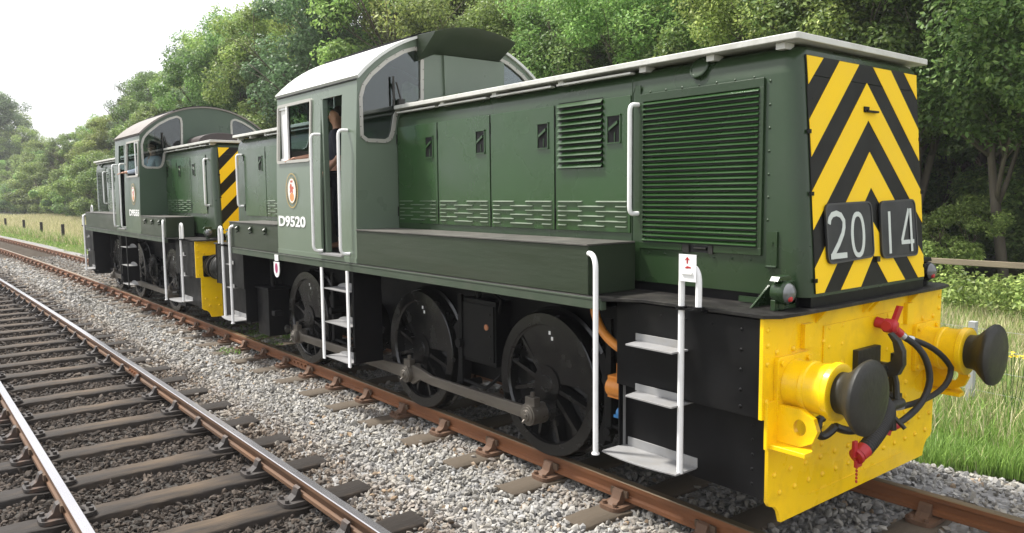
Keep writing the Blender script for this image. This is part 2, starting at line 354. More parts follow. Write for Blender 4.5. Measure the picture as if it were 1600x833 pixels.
rng = np.random.default_rng(3)
ICO_V = None
def ico():
    bm = bmesh.new(); bmesh.ops.create_icosphere(bm, subdivisions=1, radius=1); v = np.array([p.co[:] for p in bm.verts]); f = np.array([[q.index for q in p.verts] for p in bm.faces]); bm.free(); return v, f
IV, IF = ico()
def stones(zones):
    Vs, Fs, Cs = [], [], []; off = 0
    for (x0, x1, y0, y1, dens, smin, smax) in zones:
        n = int((x1 - x0) * (y1 - y0) * dens)
        x = rng.uniform(x0, x1, n); y = rng.uniform(y0, y1, n); s = rng.uniform(smin, smax, n) * (1 + .35 * rng.standard_normal(n).clip(-1, 1.6))
        cyx = np.where(x < -4.7, -KC * (x + 4.7) ** 2 / 2, 0)
        k1 = np.abs(((x - 3.35) / .80 + .5) % 1 - .5) * .80; k2 = np.abs(((x - 1.87) / .83 + .5) % 1 - .5) * .83
        keep = ~((k1 < .125) & (np.abs(y) < 1.27) & (rng.random(n) < .93)) & ~((k2 < .13) & (np.abs(y - ADJ) < 1.29) & (rng.random(n) < .985))
        x, y, s = x[keep], y[keep], s[keep]; n = len(x); cyx = cyx[keep]
        z = np.array([bz(a, b) for a, b in zip(x, y)]) + rng.uniform(-.1, .55, n) * s
        base = IV[None] * (1 + .28 * rng.standard_normal((n, len(IV), 1)).clip(-1.4, 1.4))
        sc = np.stack([rng.uniform(.8, 1.45, n), rng.uniform(.6, 1.05, n), rng.uniform(.4, .75, n)], -1)
        q = rng.standard_normal((n, 4)); q[:, 1:3] *= .45; q /= np.linalg.norm(q, axis=1, keepdims=True)
        w, a, b, c = q.T
        Rm = np.stack([1 - 2 * (b * b + c * c), 2 * (a * b - c * w), 2 * (a * c + b * w), 2 * (a * b + c * w), 1 - 2 * (a * a + c * c), 2 * (b * c - a * w), 2 * (a * c - b * w), 2 * (b * c + a * w), 1 - 2 * (a * a + b * b)], -1).reshape(n, 3, 3)
        v = np.einsum('nij,nkj->nki', Rm, base * sc[:, None] * s[:, None, None] * .5) + np.stack([x, y + cyx, z], -1)[:, None]
        # colours of the stone itself: clean grey limestone in the six-foot, oily and rusty near the running rails
        g = rng.uniform(.20, .42, n); warm = rng.uniform(0, 1, n)
        col = np.stack([g * (1.01 + .06 * warm), g * (1 + .01 * warm), g * (.97 - .10 * warm)], -1)
        br = rng.random(n) < .03; col[br] *= np.array([1.0, .78, .58])
        wob = .18 * np.sin(x * 1.7) + .12 * np.sin(x * 4.1 + 1) + .2 * rng.standard_normal(n)
        dark = 1 / (1 + np.exp(((y + wob * .7) + 2.22) / .09))
        dcol = np.stack([.040 + .034 * warm, .034 + .024 * warm, .029 + .016 * warm], -1) * rng.uniform(.5, 1.5, n)[:, None]
        col = col * (1 - dark[:, None]) + dcol * dark[:, None]
        # rust-stained stones next to each rail
        for yr, wd, am in ((-.95, .13, .55), (ADJ + 1.25, .26, .6), (0, .62, .75), (.95, .15, .4)):
            k = np.exp(-((y - yr) / wd) ** 2)[:, None] * am * rng.uniform(.3, 1, n)[:, None]
            tc = np.array([.17, .12, .08]) if yr else np.array([.085, .075, .062])
            col = col * (1 - k) + tc * k * rng.uniform(.7, 1.4, n)[:, None]
        Vs.append(v.reshape(-1, 3)); Fs.append((IF[None] + (np.arange(n) * len(IV))[:, None, None] + off).reshape(-1, 3)); Cs.append(np.repeat(col, len(IF), 0)); off += n * len(IV)
    return np.concatenate(Vs), np.concatenate(Fs), np.concatenate(Cs)
STONE = mat('ballast_stone', (.3, .3, .3), .85, var=.12, scale=40, attr='tint', spec=.3)
v, f, c = stones([(-9, 1.6, -4.9, -.60, 1250, .026, .044), (-9, 3, -.60, 2.5, 450, .034, .052), (-17, -9, -5.2, 2.4, 480, .036, .056), (-34, -17, -5.2, 2.2, 180, .045, .075)])
o = link('ballast_stones', attr_mesh('ballast_stones', v, f, c, STONE)); tag(o, kind='stuff')

# ================================================================== TRACKS
def rail_profile(): # bullhead, origin at the centre of the head's top
    return [(-.035, -.006), (-.029, 0), (.029, 0), (.035, -.006), (.035, -.036), (.012, -.046), (.010, -.100), (.033, -.112), (.033, -.140), (.025, -.146), (-.025, -.146), (-.033, -.140), (-.033, -.112), (-.010, -.100), (-.012, -.046), (-.035, -.036)]
def make_rail(y0, top, parent, x0=-230, x1=7, joints=(), side=None):
    P = rail_profile(); xs = list(np.linspace(x0, -60, 18)) + list(np.linspace(-56, x1, 34)); n = len(P)
    b = MB(); b.use(side or RUST); b.use(top)
    vs = [(x, y0 + cy(x) + p[0], p[1]) for x in xs for p in P]
    fs, mi = [], []
    for i in range(len(xs) - 1):
        for j in range(n):
            fs.append((i * n + j, (i + 1) * n + j, (i + 1) * n + (j + 1) % n, i * n + (j + 1) % n)); mi.append(1 if j in (0, 1, 2) else 0)
    o_ = len(b.v); b.v += vs; b.f += fs; b.mi += mi
    r = b.build('rail', None, parent)
    for jx in joints:
        j = MB()
        for s in (-1, 1):
            j.box(jx - .24, jx + .24, y0 + cy(jx) + s * .013, y0 + cy(jx) + s * .032, -.112, -.046)
            for k in (-.18, -.06, .06, .18): j.cyl((jx + k, y0 + cy(jx) + s * .030, -.078), (jx + k, y0 + cy(jx) + s * .056, -.078), .015, n=6)
        j.build('fishplate', RUST, r)
    return r
def chair_mesh():
    b = MB()
    b.prism(rounded([(-.10, -.19), (.10, -.19), (.10, .19), (-.10, .19)], .06, 4), 'z', -.186, -.155)
    for s in (-1, 1):   # jaws each side of the rail
        b.prism([(s * .040, -.156), (s * .150, -.156), (s * .095, -.120), (s * .072, -.062), (s * .046, -.052), (s * .036, -.10)] if s > 0 else
                [(s * .040, -.156), (s * .125, -.156), (s * .080, -.120), (s * .060, -.070), (s * .038, -.060)], 'x', -.045, .045)
        for t in (-1, 1): b.cyl((t * .055, s * .155, -.157), (t * .055, s * .155, -.130), .018, n=8)
    b.use(RUSTD)
    return b
CH = chair_mesh(); CH.use(RUSTD)
chair_me = CH.mesh('chair')
key = MB(); key.box(-.085, .085, -.052, -.034, -.108, -.058); KEYM = mat('oak_key', (.10, .065, .04), .8); key.use(KEYM); key_me = key.mesh('key')
for me_ in (chair_me, key_me):
    if not me_.materials: me_.materials.append(RUSTD if me_ is chair_me else KEYM)
def sleeper_me(M, w=.255, L=2.59, seed=0):
    r = random.Random(seed); b = MB(); n = 26
    for i in range(n + 1):
        y = -L / 2 + L * i / n; t = r.uniform(-.004, .006); dip = -.010 * math.exp(-((abs(y) - .75) / .12) ** 2)
        e = .5 * w + r.uniform(-.006, .006); e2 = .5 * w + r.uniform(-.006, .006)
        b.v += [(-e, y, -.32), (-e - .002, y, -.20 + t), (-e + .012, y, -.186 + t + dip), (e2 - .012, y, -.186 + t * .6 + dip), (e2 + .002, y, -.20 + t), (e2, y, -.32)]
    for i in range(n):
        for j in range(5): b.f.append((i * 6 + j, i * 6 + j + 1, i * 6 + 7 + j, i * 6 + 6 + j)); b.mi.append(0)
    b.f += [(0, 1, 2, 3, 4, 5), tuple(n * 6 + k for k in (5, 4, 3, 2, 1, 0))]; b.mi += [0, 0]
    b.mats = [M]; me = b.mesh('sleeper')
    me.polygons.foreach_set('use_smooth', [True] * len(me.polygons)); me.set_sharp_from_angle(angle=RAD(50)); return me
RUST2 = mat('rail_rust_dark', (.12, .062, .030), .75, var=.25, scale=5, dirt=(.07, .045, .03), dirt_amt=.7, dscale=4, bump=.4, bscale=60, stretch=(.3, 1, 1))
CHD = mat('chair_dark', (.040, .034, .030), .6, var=.3, scale=9, dirt=(.16, .075, .035), dirt_amt=.6, dscale=5, bump=.5, bscale=50)
chair_me2 = chair_me.copy(); chair_me2.materials.clear(); chair_me2.materials.append(CHD)
def make_track(name, yc, top, SM, x_first, sp, nparts, nrest, label, joints, dz=0.):
    T = empty(name, (0, yc, 0)); tag(T, label, 'railway track', 'parallel railway tracks')
    for s in (-1, 1): make_rail(s * .7525, top, T, joints=joints, side=RUST2 if yc else RUST)
    mes = [sleeper_me(SM, seed=k) for k in range(5)]
    for k in range(nparts):
        x = x_first - sp * k
        s = link('sleeper', mes[k % 5], T); s.location = (x, cy(x), dz)
        s.rotation_euler.z = random.uniform(-.008, .008)
        for q in (-1, 1):
            c_ = link('chair', chair_me2 if yc else chair_me, s); c_.location = (0, q * .7525, 0)
            c_.scale = (1, q, 1)
            if k < 45: kk = link('key', key_me, s); kk.location = (random.uniform(-.02, .02), q * .7525, 0); kk.scale = (1, -q, 1)
    b = MB()
    for k in range(nparts, nparts + nrest):
        x = x_first - sp * k; b.box(x - .125, x + .125, cy(x) - 1.29, cy(x) + 1.29, -.28, -.186)
    r = b.build('distant_sleepers', SM, T, smooth=False); r['kind'] = 'stuff'
    return T
TRK = make_track('railway_track', 0, RAILTOPR, SLEEPL, 3.35, .80, 95, 160, 'rust brown railway track carrying the two locomotives, sleepers buried in pale ballast', (-7.4,), dz=0)
make_track('railway_track', ADJ, RAILTOP, SLEEPD, 1.87, .83, 95, 150, 'empty railway track with shiny worn rail tops and dark exposed sleepers', (-8.35,))

# ================================================================== LOCOMOTIVES
# all measurements are taken from the leading buffer beam (x = 0) backwards; the thing's Empty stands at mid-length on the rails
LB = 9.551; HX = LB / 2
CAB0, CAB1 = -6.72, -4.652
def xf(z): return .062 - .0739 * (z - 1.58)
def arc_z(y):
    Rr = 1.71; return 3.95 - (Rr - math.sqrt(Rr * Rr - y * y))
def nose_face(y, z, d=0): return (xf(z) + d, y, z)
CHEV = [
 [(.705, 3.0), (.52, 3.0), (.70, 2.83)], [(.33, 3.0), (.09, 3.0), (.70, 2.40), (.706, 2.62)],
 [(0, 2.89), (.712, 2.19), (.712, 1.965), (0, 2.65)], [(0, 2.445), (.712, 1.735), (.712, 1.582), (.62, 1.582), (0, 2.215)],
 [(0, 2.0), (.425, 1.582), (.18, 1.582), (0, 1.775)]]

def build_loco(name, loc, rz, label, number, cabm, roofm, visor, near, headcode, front_yellow_buffers, latch_box, plain_short):
    """near = -1 or +1: the side of the locomotive that faces the photographer"""
    T = empty(name, loc, rz); tag(T, label, 'locomotive', 'diesel hydraulic locomotives coupled together')
    OFF = (HX, 0, 0)
    def B(mb, nm, M=None, parent=T, bev=0., smooth=True): return mb.build(nm, M, parent, OFF, bev, smooth)
    def FN(fn): return lambda a, b, t: Vector(fn(a, b, t)) + Vector(OFF)
    ends = [(0., 1), (-LB, -1)]
    # ---- underframe
    b = MB()
    for s in (-1, 1):
        b.box(-LB + .02, -.02, s * .60, s * .57, .42, 1.40)
        b.box(-8.30, -1.2, s * .62, s * 1.24, 1.40, 1.414)
    for x in (-1.25, -3.3, -5.6, -8.0): b.box(x - .02, x + .02, -.58, .58, .5, 1.39)
    b.box(-8.2, -5.9, -.5, .5, .55, 1.2); b.box(-3.9, -2.9, -.5, .5, .6, 1.2)
    B(b, 'main_frame', UNDER)
    for xb, d in ends:
        for s in (-1, 1):
            b = MB()
            x1 = xb + d * (-1.145)
            b.box(x1, xb - d * .004, s * 1.150, s * 1.135, .878, 1.461)
            b.box(x1 , xb - d * .004, s * 1.076, s * 1.061, .37, .905)
            b.box(x1, x1 + d * .014, s * .60, s * 1.135, .40, 1.461)          # inner bulkhead
            b.box(x1, xb - d * .004, s * 1.134, s * 1.077, .880, .892)
            for zz in (1.39, 1.27, 1.15, 1.03, .93):
                b.dome((xb - d * .14, s * 1.150, zz), (0, s, 0), .013)
            for k in range(4): b.dome((xb - d * (.35 + .2 * k), s * 1.150, 1.40), (0, s, 0), .011)
            for k in range(5): b.dome((xb - d * .1, s * 1.076, .45 + .09 * k), (0, s, 0), .012)
            B(b, 'side_skirt', BLACK, bev=.003)
    # ---- deck and valance
    b = MB(); yv = 1.319
    # wide part, narrow ends with rounded beam corners
    out = [(-8.42, -yv), (-1.13, -yv), (-.90, -1.175), (.02, -1.175), (.085, -1.10), (.10, -.9), (.10, .9), (.085, 1.10), (.02, 1.175), (-.90, 1.175), (-1.13, yv), (-8.42, yv), (-8.65, 1.175), (-LB - .02, 1.175), (-LB - .085, 1.10), (-LB - .10, .9), (-LB - .10, -.9), (-LB - .085, -1.10), (-LB - .02, -1.175), (-8.65, -1.175)]
    b.prism(out, 'z', 1.472, 1.494); B(b, 'deck', DECK, bev=.003)
    for s in (-1, 1):
        b = MB(); b.box(-8.42, -1.13, s * yv, s * (yv - .05), 1.408, 1.471); b.box(-8.42, -1.13, s * (yv + .004), s * (yv - .02), 1.472, 1.488)
        B(b, 'valance', VAL, bev=.003)
    # ---- buffer beams
    for xb, d in ends:
        P = [(-1.157, 1.468), (1.157, 1.468), (1.157, .876), (1.082, .870), (1.082, .364)]
        P += [(1.082 - .157 * math.sin(t) , .364 - .157 + .157 * math.cos(t) - 0) for t in []]
        P += [(1.06, .335), (1.005, .318), (.965, .28), (.938, .206), (-.938, .206), (-.965, .28), (-1.005, .318), (-1.06, .335), (-1.082, .364), (-1.082, .870), (-1.157, .876)]
        b = MB(); b.prism(P, 'x', xb + d * -.012, xb + d * .012)
        X = xb + d * .012
        b.prism([(-.62, .30), (.62, .30), (.62, .31), (-.62, .31)], 'x', X, X + d * .004)
        b.prism([(-.52, .93), (.52, .93), (.52, 1.36), (-.52, 1.36)], 'x', X, X + d * .010)
        for yy in [-1.02 + .17 * k for k in range(13)]:
            for zz in (1.26, .52):
                if abs(yy) > .5 or zz < 1: b.dome((X, yy, zz), (d, 0, 0), .021, .7)
        for yy in [-.96 + .16 * k for k in range(13)]: b.dome((X, yy, .40), (d, 0, 0), .021, .7)
        for s in (-1, 1):
            for zz in (1.40, 1.31, 1.20, .98, .92): b.dome((X, s * 1.115, zz), (d, 0, 0), .018, .7)
            for zz in (1.34, 1.22, 1.10, .98): b.dome((X + d * .010, s * .46, zz), (d, 0, 0), .015); b.dome((X + d * .010, s * .30, zz), (d, 0, 0), .015)
            for zz in (.60, .72, .82): b.dome((X, s * .62, zz), (d, 0, 0), .020, .7); b.dome((X, s * .50, zz), (d, 0, 0), .020, .7)
        for yy in (-.60, -.02, .06, .62):    # gussets under the deck lip
            b.add([(X, yy - .012, 1.470), (X, yy + .012, 1.470), (X, yy + .012, 1.385), (X, yy - .012, 1.385), (X + d * .075, yy - .012, 1.470), (X + d * .075, yy + .012, 1.470)],
                  [(0, 3, 2, 1), (0, 1, 5, 4), (3, 4, 5, 2), (0, 4, 3), (1, 2, 5)])
        for yy in (-.72, .60): b.box(X, X + d * .03, yy - .05, yy + .05, 1.25, 1.40)
        B(b, 'buffer_beam', YEL if headcode == (d > 0) else BLACK, bev=.002)
        # buffers
        hm = YEL if (front_yellow_buffers and d > 0) else BLACK; kb = 1. if hm is YEL else 1.25
        for s in (-1, 1):
            y = s * .872; z = 1.057
            b = MB(); q = .175
            b.prism(rounded([(y - q, z - q), (y + q, z - q), (y + q, z + q), (y - q, z + q)], .03), 'x', X, X + d * .03)
            for a in (-1, 1):
                for c_ in (-1, 1): b.cyl((X + d * .03, y + a * .14, z + c_ * .14), (X + d * .048, y + a * .14, z + c_ * .14), .020, n=6)
            b.lathe((X + d * .03, y, z), (d, 0, 0), [(0, .150 * kb), (.04, .142 * kb), (.10, .145 * kb), (.105, .155 * kb), (.13, .155 * kb), (.135, .147 * kb), (.20, .150 * kb), (.245, .158 * kb), (.25, .168 * kb), (.285, .168 * kb), (.29, .16 * kb), (.29, .125)])
            h = B(b, 'buffer', hm, bev=.003)
            b = MB(); b.lathe((X + d * .30, y, z), (d, 0, 0), [(0, .118), (.055, .120), (.085, .135), (.120, .170), (.150, .200), (.168, .213), (.184, .213), (.196, .203), (.206, .16), (.213, .08), (.215, .0)], 40)
            B(b, 'buffer_head', BUFM if d > 0 or True else BLACK, parent=h)
            if not (headcode and d > 0): continue
            # lifting bracket
            b = MB(); yy = s * 1.015
            prof = [(X, .955), (X + d * .17, .955), (X + d * .25, .915), (X + d * .275, .845), (X + d * .245, .775), (X + d * .17, .735), (X, .735)]
            hole = [(X + d * .165 + .040 * math.cos(t * math.pi / 8), .848 + .048 * math.sin(t * math.pi / 8)) for t in range(16)]
            fl = flat('lifting_bracket', prof, [hole], .035, YEL, T, FN(lambda a, b_, t, yy=yy: (a, yy + t, b_)))
            b = MB(); b.prism([(X, yy - .10), (X, yy + .10), (X + d * .17, yy + .10), (X + d * .25, yy - .02), (X + d * .25, yy - .10)], 'z', .706, .733)
            b.box(X, X + d * .022, yy - .12, yy + .12, .70, .98); B(b, 'flange', YEL, parent=fl, bev=.003)
        # draw hook and screw coupling
        b = MB()
        b.box(X, X + d * .05, -.16, .14, .93, 1.16)
        hk = [(.05, 1.075), (.16, 1.075), (.20, 1.10), (.215, 1.15), (.20, 1.22), (.165, 1.27), (.18, 1.28), (.235, 1.235), (.268, 1.17), (.272, 1.08), (.24, 1.01), (.17, .985), (.05, .985)]
        b.prism([(X + d * a, c_) for a, c_ in hk], 'y', -.03, .03)
        if d > 0: B(b, 'coupling_hook', BUFM, bev=.006)
        if d > 0:
            b = MB()
            b.sweep([(X + .15, -.09, 1.04), (X + .18, -.09, .93), (X + .20, -.07, .80)], .022, 8); b.sweep([(X + .15, .09, 1.04), (X + .18, .09, .93), (X + .20, .07, .80)], .022, 8)
            b.cyl((X + .15, -.13, 1.04), (X + .15, .13, 1.04), .030); b.cyl((X + .20, -.12, .80), (X + .20, .12, .80), .035)
            b.cyl((X + .20, 0, .80), (X + .21, 0, .64), .024)
            b.cyl((X + .20, 0, .74), (X + .28, .02, .66), .014)
            # shackle hung up on its hook at the left
            b.sweep(arcpts((X + .20, -.12, .80), (X + .16, -.30, .62), (X + .10, -.52, .74), 10), .026, 8)
            b.sweep(arcpts((X + .10, -.52, .74), (X + .06, -.63, .64), (X + .06, -.66, .74), 8) + [Vector((X + .06, -.64, .80)), Vector((X + .06, -.60, .80))], .026, 8)
            B(b, 'screw_coupling', BUFM)
            # vacuum and brake hoses
            b = MB(); b.use(RUBBER)
            b.sweep(arcpts((X + .14, .25, 1.215), (X + .27, .36, 1.13), (X + .27, .375, .92), 8) + arcpts((X + .27, .375, .92), (X + .27, .34, .74), (X + .20, .06, .66), 8)[1:], .022, 10)
            b.sweep(arcpts((X + .13, .34, 1.19), (X + .24, .56, 1.13), (X + .27, .70, .96), 8) + arcpts((X + .27, .70, .96), (X + .27, .74, .76), (X + .18, .18, .755), 8)[1:], .020, 10)
            B(b, 'brake_hose', RUBBER)
            b = MB()
            b.sweep(arcpts((X + .10, .05, .80), (X + .30, -.10, .82), (X + .27, -.49, .625), 10), [.046] * 11, 12)
            b.sweep(arcpts((X + .10, .05, .80), (X + .30, -.10, .82), (X + .27, -.49, .625), 90), [.046 + .004 * (k % 2) for k in range(91)], 12)
            for k in range(8): pass
            B(b, 'vacuum_hose', RUBBER)
            b = MB(); b.use(RED)
            b.cyl((X + .01, .13, 1.315), (X + .12, .15, 1.29), .036); b.cyl((X + .10, .09, 1.30), (X + .10, .20, 1.285), .032); b.lathe((X + .10, .145, 1.295), (1, .2, -.1), [(-.05, .03), (-.03, .048), (.03, .048), (.05, .03)], 16); b.cyl((X + .11, .17, 1.28), (X + .135, .225, 1.235), .030)
            b.add([(X + .09, .16, 1.31), (X + .115, .16, 1.31), (X + .115, .215, 1.31), (X + .09, .215, 1.31), (X + .10, .225, 1.425), (X + .12, .225, 1.425), (X + .12, .285, 1.415), (X + .10, .285, 1.415)], [(0, 3, 2, 1), (4, 5, 6, 7), (0, 1, 5, 4), (1, 2, 6, 5), (2, 3, 7, 6), (3, 0, 4, 7)])
            b.use(CHROME); b.cyl((X + .134, .222, 1.238), (X + .145, .25, 1.215), .027); b.cyl((X + .13, .33, 1.195), (X + .15, .37, 1.185), .022); b.cyl((X + .18, .185, .755), (X + .17, .10, .76), .022)
            b.use(RED); b.cyl((X + .17, .02, .645), (X + .20, .085, .665), .034); b.cyl((X + .17, .0, .60), (X + .18, .04, .69), .026)
            B(b, 'brake_cock', RED)
            b = MB(); b.cyl((X + .27, -.48, .632), (X + .265, -.54, .605), .050, .044); b.cyl((X + .262, -.54, .605), (X + .258, -.56, .596), .050); b.box(X + .25, X + .27, -.60, -.56, .60, .70); b.box(X + .25, X + .27, -.57, -.50, .53, .58)
            for k in range(5): b.cyl((X + .262, -.555, .54 - .022 * k), (X + .262, -.551, .523 - .022 * k), .008, n=6)
            B(b, 'hose_coupling', RED, bev=.004)
            b = MB(); b.box(X, X + .03, .36, .375, .76, 1.06); b.box(X, X + .03, .36, .48, 1.055, 1.068); b.cyl((X, .02, .80), (X + .16, .02, .80), .05); b.cyl((X + .02, .2, .80), (X + .15, .24, .80), .032); B(b, 'pipe_stub', BUFM)
    # ---- wheels
    for s in (-1, 1):
        for wx in (-2.271, -4.241, -6.994):
            if True:
                w = MB(); c = Vector((wx, 0, .61)); R0 = .61
                yo = s * .832; yi = s * .70
                w.use(WHEELB)
                w.lathe((wx, yi, .61), (0, s, 0), [(-.030, .50), (-.028, .635), (-.006, .640), (.006, .615), (.10, .608), (.126, .603), (.132, .596), (.132, .505), (.120, .500), (.11, .49), (.02, .49)], 64)
                tyre = B(w, 'wheel', WHEELB)
                w = MB(); w.use(WHEELB)
                w.lathe((wx, yi, .61), (0, s, 0), [(.035, .495), (.060, .495), (.060, .0)] if False else [(.05, .06), (.118, .155), (.118, .075), (.126, .07), (.126, .0)], 32)
                # boss to the crank pin
                cx_, cz_ = wx - .035, .36
                w.prism(rounded([(wx - .15, .66), (wx + .13, .66), (wx + .10, .30), (wx - .16, .30)], .07), 'y', s * .745, s * .815)
                w.lathe((cx_, s * .80, cz_), (0, s, 0), [(0, .09), (.03, .085), (.04, .06)], 20)
                for k in range(12):
                    a = RAD(15 + 30 * k); ca, sa = math.cos(a), math.sin(a)
                    if 5 < math.degrees(a) % 360 < 130: continue
                    pr = Vector((-sa, 0, ca)); p0 = Vector((wx + ca * .12, 0, .61 + sa * .12)); p1 = Vector((wx + ca * .50, 0, .61 + sa * .50))
                    vs = []
                    for p, hw, y0, y1 in ((p0, .045, s * .728, s * .812), (p1, .028, s * .735, s * .795)):
                        for q in (-1, 1):
                            for y in (y0, y1): vs.append((p.x + pr.x * hw * q * (1 if y == y0 else .45), y, p.z + pr.z * hw * q * (1 if y == y0 else .45)))
                    w.add(vs, [(0, 1, 3, 2), (4, 6, 7, 5), (0, 4, 5, 1), (2, 3, 7, 6), (0, 2, 6, 4), (1, 5, 7, 3)])
                # balance weight filling the upper sector
                seg = [(wx + .495 * math.cos(RAD(t)), .61 + .495 * math.sin(RAD(t))) for t in range(5, 131, 5)] + [(wx + .15 * math.cos(RAD(t)), .61 + .15 * math.sin(RAD(t))) for t in range(130, 4, -15)]
                w.prism(seg, 'y', s * .745, s * .806)
                w.lathe((wx, s * .74, .61), (0, s, 0), [(0, .49), (.004, .50), (.03, .50), (.03, .47), (.034, .468)] if False else [(0, .14), (.076, .14)], 32)
                w.use(WHITE)
                for q in (0, 1): w.box(wx + .02 + .03 * q, wx + .045 + .03 * q, s * .806, s * .808, 1.06 - .045 * q, 1.03 - .045 * q)
                B(w, 'wheel_centre', None, parent=tyre, bev=.005)
    # fix for missing primary material handled by MB.use
    cps = [-2.271 - .045, -4.241 - .045, -6.994 - .045 - .06]
    for s in (near,):
        zc = .362; ya, yb = s * .905, s * .945
        for i, (xa, xb_) in enumerate(((cps[0], cps[1]), (cps[1], cps[2]))):
            b = MB(); hs = .052
            if i == 0:
                P = [(xa + .0, zc + .095), (xa - .07, zc + .09), (xa - .13, zc + .05), (xb_ + .42, zc + .045), (xb_ + .22, zc + .085), (xb_ + .08, zc + .10), (xb_, zc + .08), (xb_, zc - .08), (xb_ + .08, zc - .10), (xb_ + .22, zc - .03), (xb_ + .42, zc - .045), (xa - .13, zc - .055), (xa - .07, zc - .09), (xa, zc - .095), (xa + .08, zc - .05), (xa + .08, zc + .05)]
            else:
                P = [(xa + .07, zc + .07), (xa - .1, zc + .07), (xa - .3, zc + .058), (xb_ + .14, zc + .045), (xb_ + .06, zc + .09), (xb_ - .06, zc + .09), (xb_ - .1, zc), (xb_ - .06, zc - .09), (xb_ + .06, zc - .09), (xb_ + .14, zc - .045), (xa - .3, zc - .058), (xa + .07, zc - .07)]
            b.prism(P, 'y', ya, yb); B(b, 'coupling_rod', STEEL, bev=.006)
        for k, cxp in enumerate(cps):
            b = MB(); b.cyl((cxp, s * .80, zc), (cxp, s * .99, zc), .088, n=28)
            b.lathe((cxp, s * .99, zc), (0, s, 0), [(0, .075), (.012, .072), (.014, .05), (.03, .045), (.034, .0)], 24)
            b.cyl((cxp + .02, s * 1.02, zc + .01), (cxp + .02, s * 1.035, zc + .01), .014, n=6); b.cyl((cxp - .005, s * 1.01, zc - .03), (cxp - .005, s * 1.04, zc - .055), .012, n=6)
            b.box(cxp - .06, cxp + .06, s * .90, s * .965, zc + .075, zc + .15); b.cyl((cxp, s * .93, zc + .15), (cxp, s * .93, zc + .19), .020, n=8)
            B(b, 'crank_pin', STEEL, bev=.004)
        # jackshaft, brake gear, reservoirs
        b = MB(); b.lathe((-5.50, s * .62, .66), (0, s, 0), [(0, .30), (.20, .30), (.21, .28), (.21, .1), (.25, .1)], 40)
        b.prism([(-5.50 + .34 * math.cos(RAD(t)), .68 + .34 * math.sin(RAD(t))) for t in range(-20, 201, 10)], 'y', s * .83, s * .80); B(b, 'jackshaft', WHEELB)
        for wx in (-2.271, -4.241, -6.994):
            b = MB(); X0 = wx + .64
            P = [(wx + .655 * math.cos(RAD(t)), .61 + .655 * math.sin(RAD(t))) for t in range(-32, 34, 6)] + [(wx + .75 * math.cos(RAD(t)), .61 + .75 * math.sin(RAD(t))) for t in range(30, -34, -12)]
            b.prism(P, 'y', s * .70, s * .80)
            b.box(wx + .70, wx + .76, s * .80, s * .83, .30, 1.25); b.cyl((wx + .73, s * .60, .78), (wx + .73, s * .86, .78), .045); b.cyl((wx + .74, s * .60, .38), (wx + .74, s * .86, .38), .035)
            b.sweep([(wx + .73, s * .80, .42), (wx + 1.1, s * .80, .40), (wx + 1.3, s * .78, .55)], .018, 8)
            B(b, 'brake_block', UNDER, bev=.006)
        b = MB(); b.box(-3.52, -2.98, s * .63, s * .80, .62, 1.22); b.box(-3.50, -3.0, s * .80, s * .815, .66, 1.18)
        for zz in (.70, .9, 1.1): b.dome((-3.05, s * .815, zz), (0, s, 0), .015)
        b.cyl((-3.35, s * .72, 1.22), (-3.35, s * .72, 1.40), .03); b.sweep([(-3.0, s * .75, 1.1), (-2.9, s * .8, 1.25), (-3.1, s * .82, 1.36)], .014, 8)
        B(b, 'air_reservoir', BLACK, bev=.008)
        b = MB(); b.cyl((-3.10, s * .815, .98), (-3.10, s * .825, .98), .028); B(b, 'cover_cap', mat('cap_brown', (.40, .16, .07), .6))
        b = MB(); b.box(-8.32, -7.90, s * .70, s * 1.0, .25, .90); b.box(-8.36, -7.86, s * .68, s * 1.02, .90, .93); b.cyl((-8.1, s * .85, .93), (-8.1, s * .85, 1.40), .03)
        b.box(-7.86, -7.74, s * .85, s * .98, .55, .62); B(b, 'sand_box', BLACK, bev=.01)
        b = MB(); b.cyl((-7.52, s * .90, .42), (-7.40, s * .95, .40), .035); B(b, 'sand_pipe', BUFM)
        if not headcode: continue
        b = MB(); b.sweep(arcpts((-1.52, s * 1.0, 1.41), (-1.50, s * 1.02, 1.18), (-1.20, s * 1.05, 1.10), 10) + [Vector((-1.10, s * 1.05, 1.0))], .034, 10); b.cyl((-1.34, s * 1.0, .80), (-1.20, s * 1.0, .80), .07); b.box(-1.36, -1.19, s * .92, s * 1.02, .72, .88)
        b.cyl((-1.25, s * 1.0, .88), (-1.25, s * 1.0, .98), .03)
        B(b, 'air_pipe', ORANGE)
        b = MB(); b.cyl((-1.26, s * 1.0, .62), (-1.17, s * 1.0, .62), .04); b.box(-1.3, -1.18, s * .98, s * 1.02, .58, .60); B(b, 'drain_valve', BLUE)
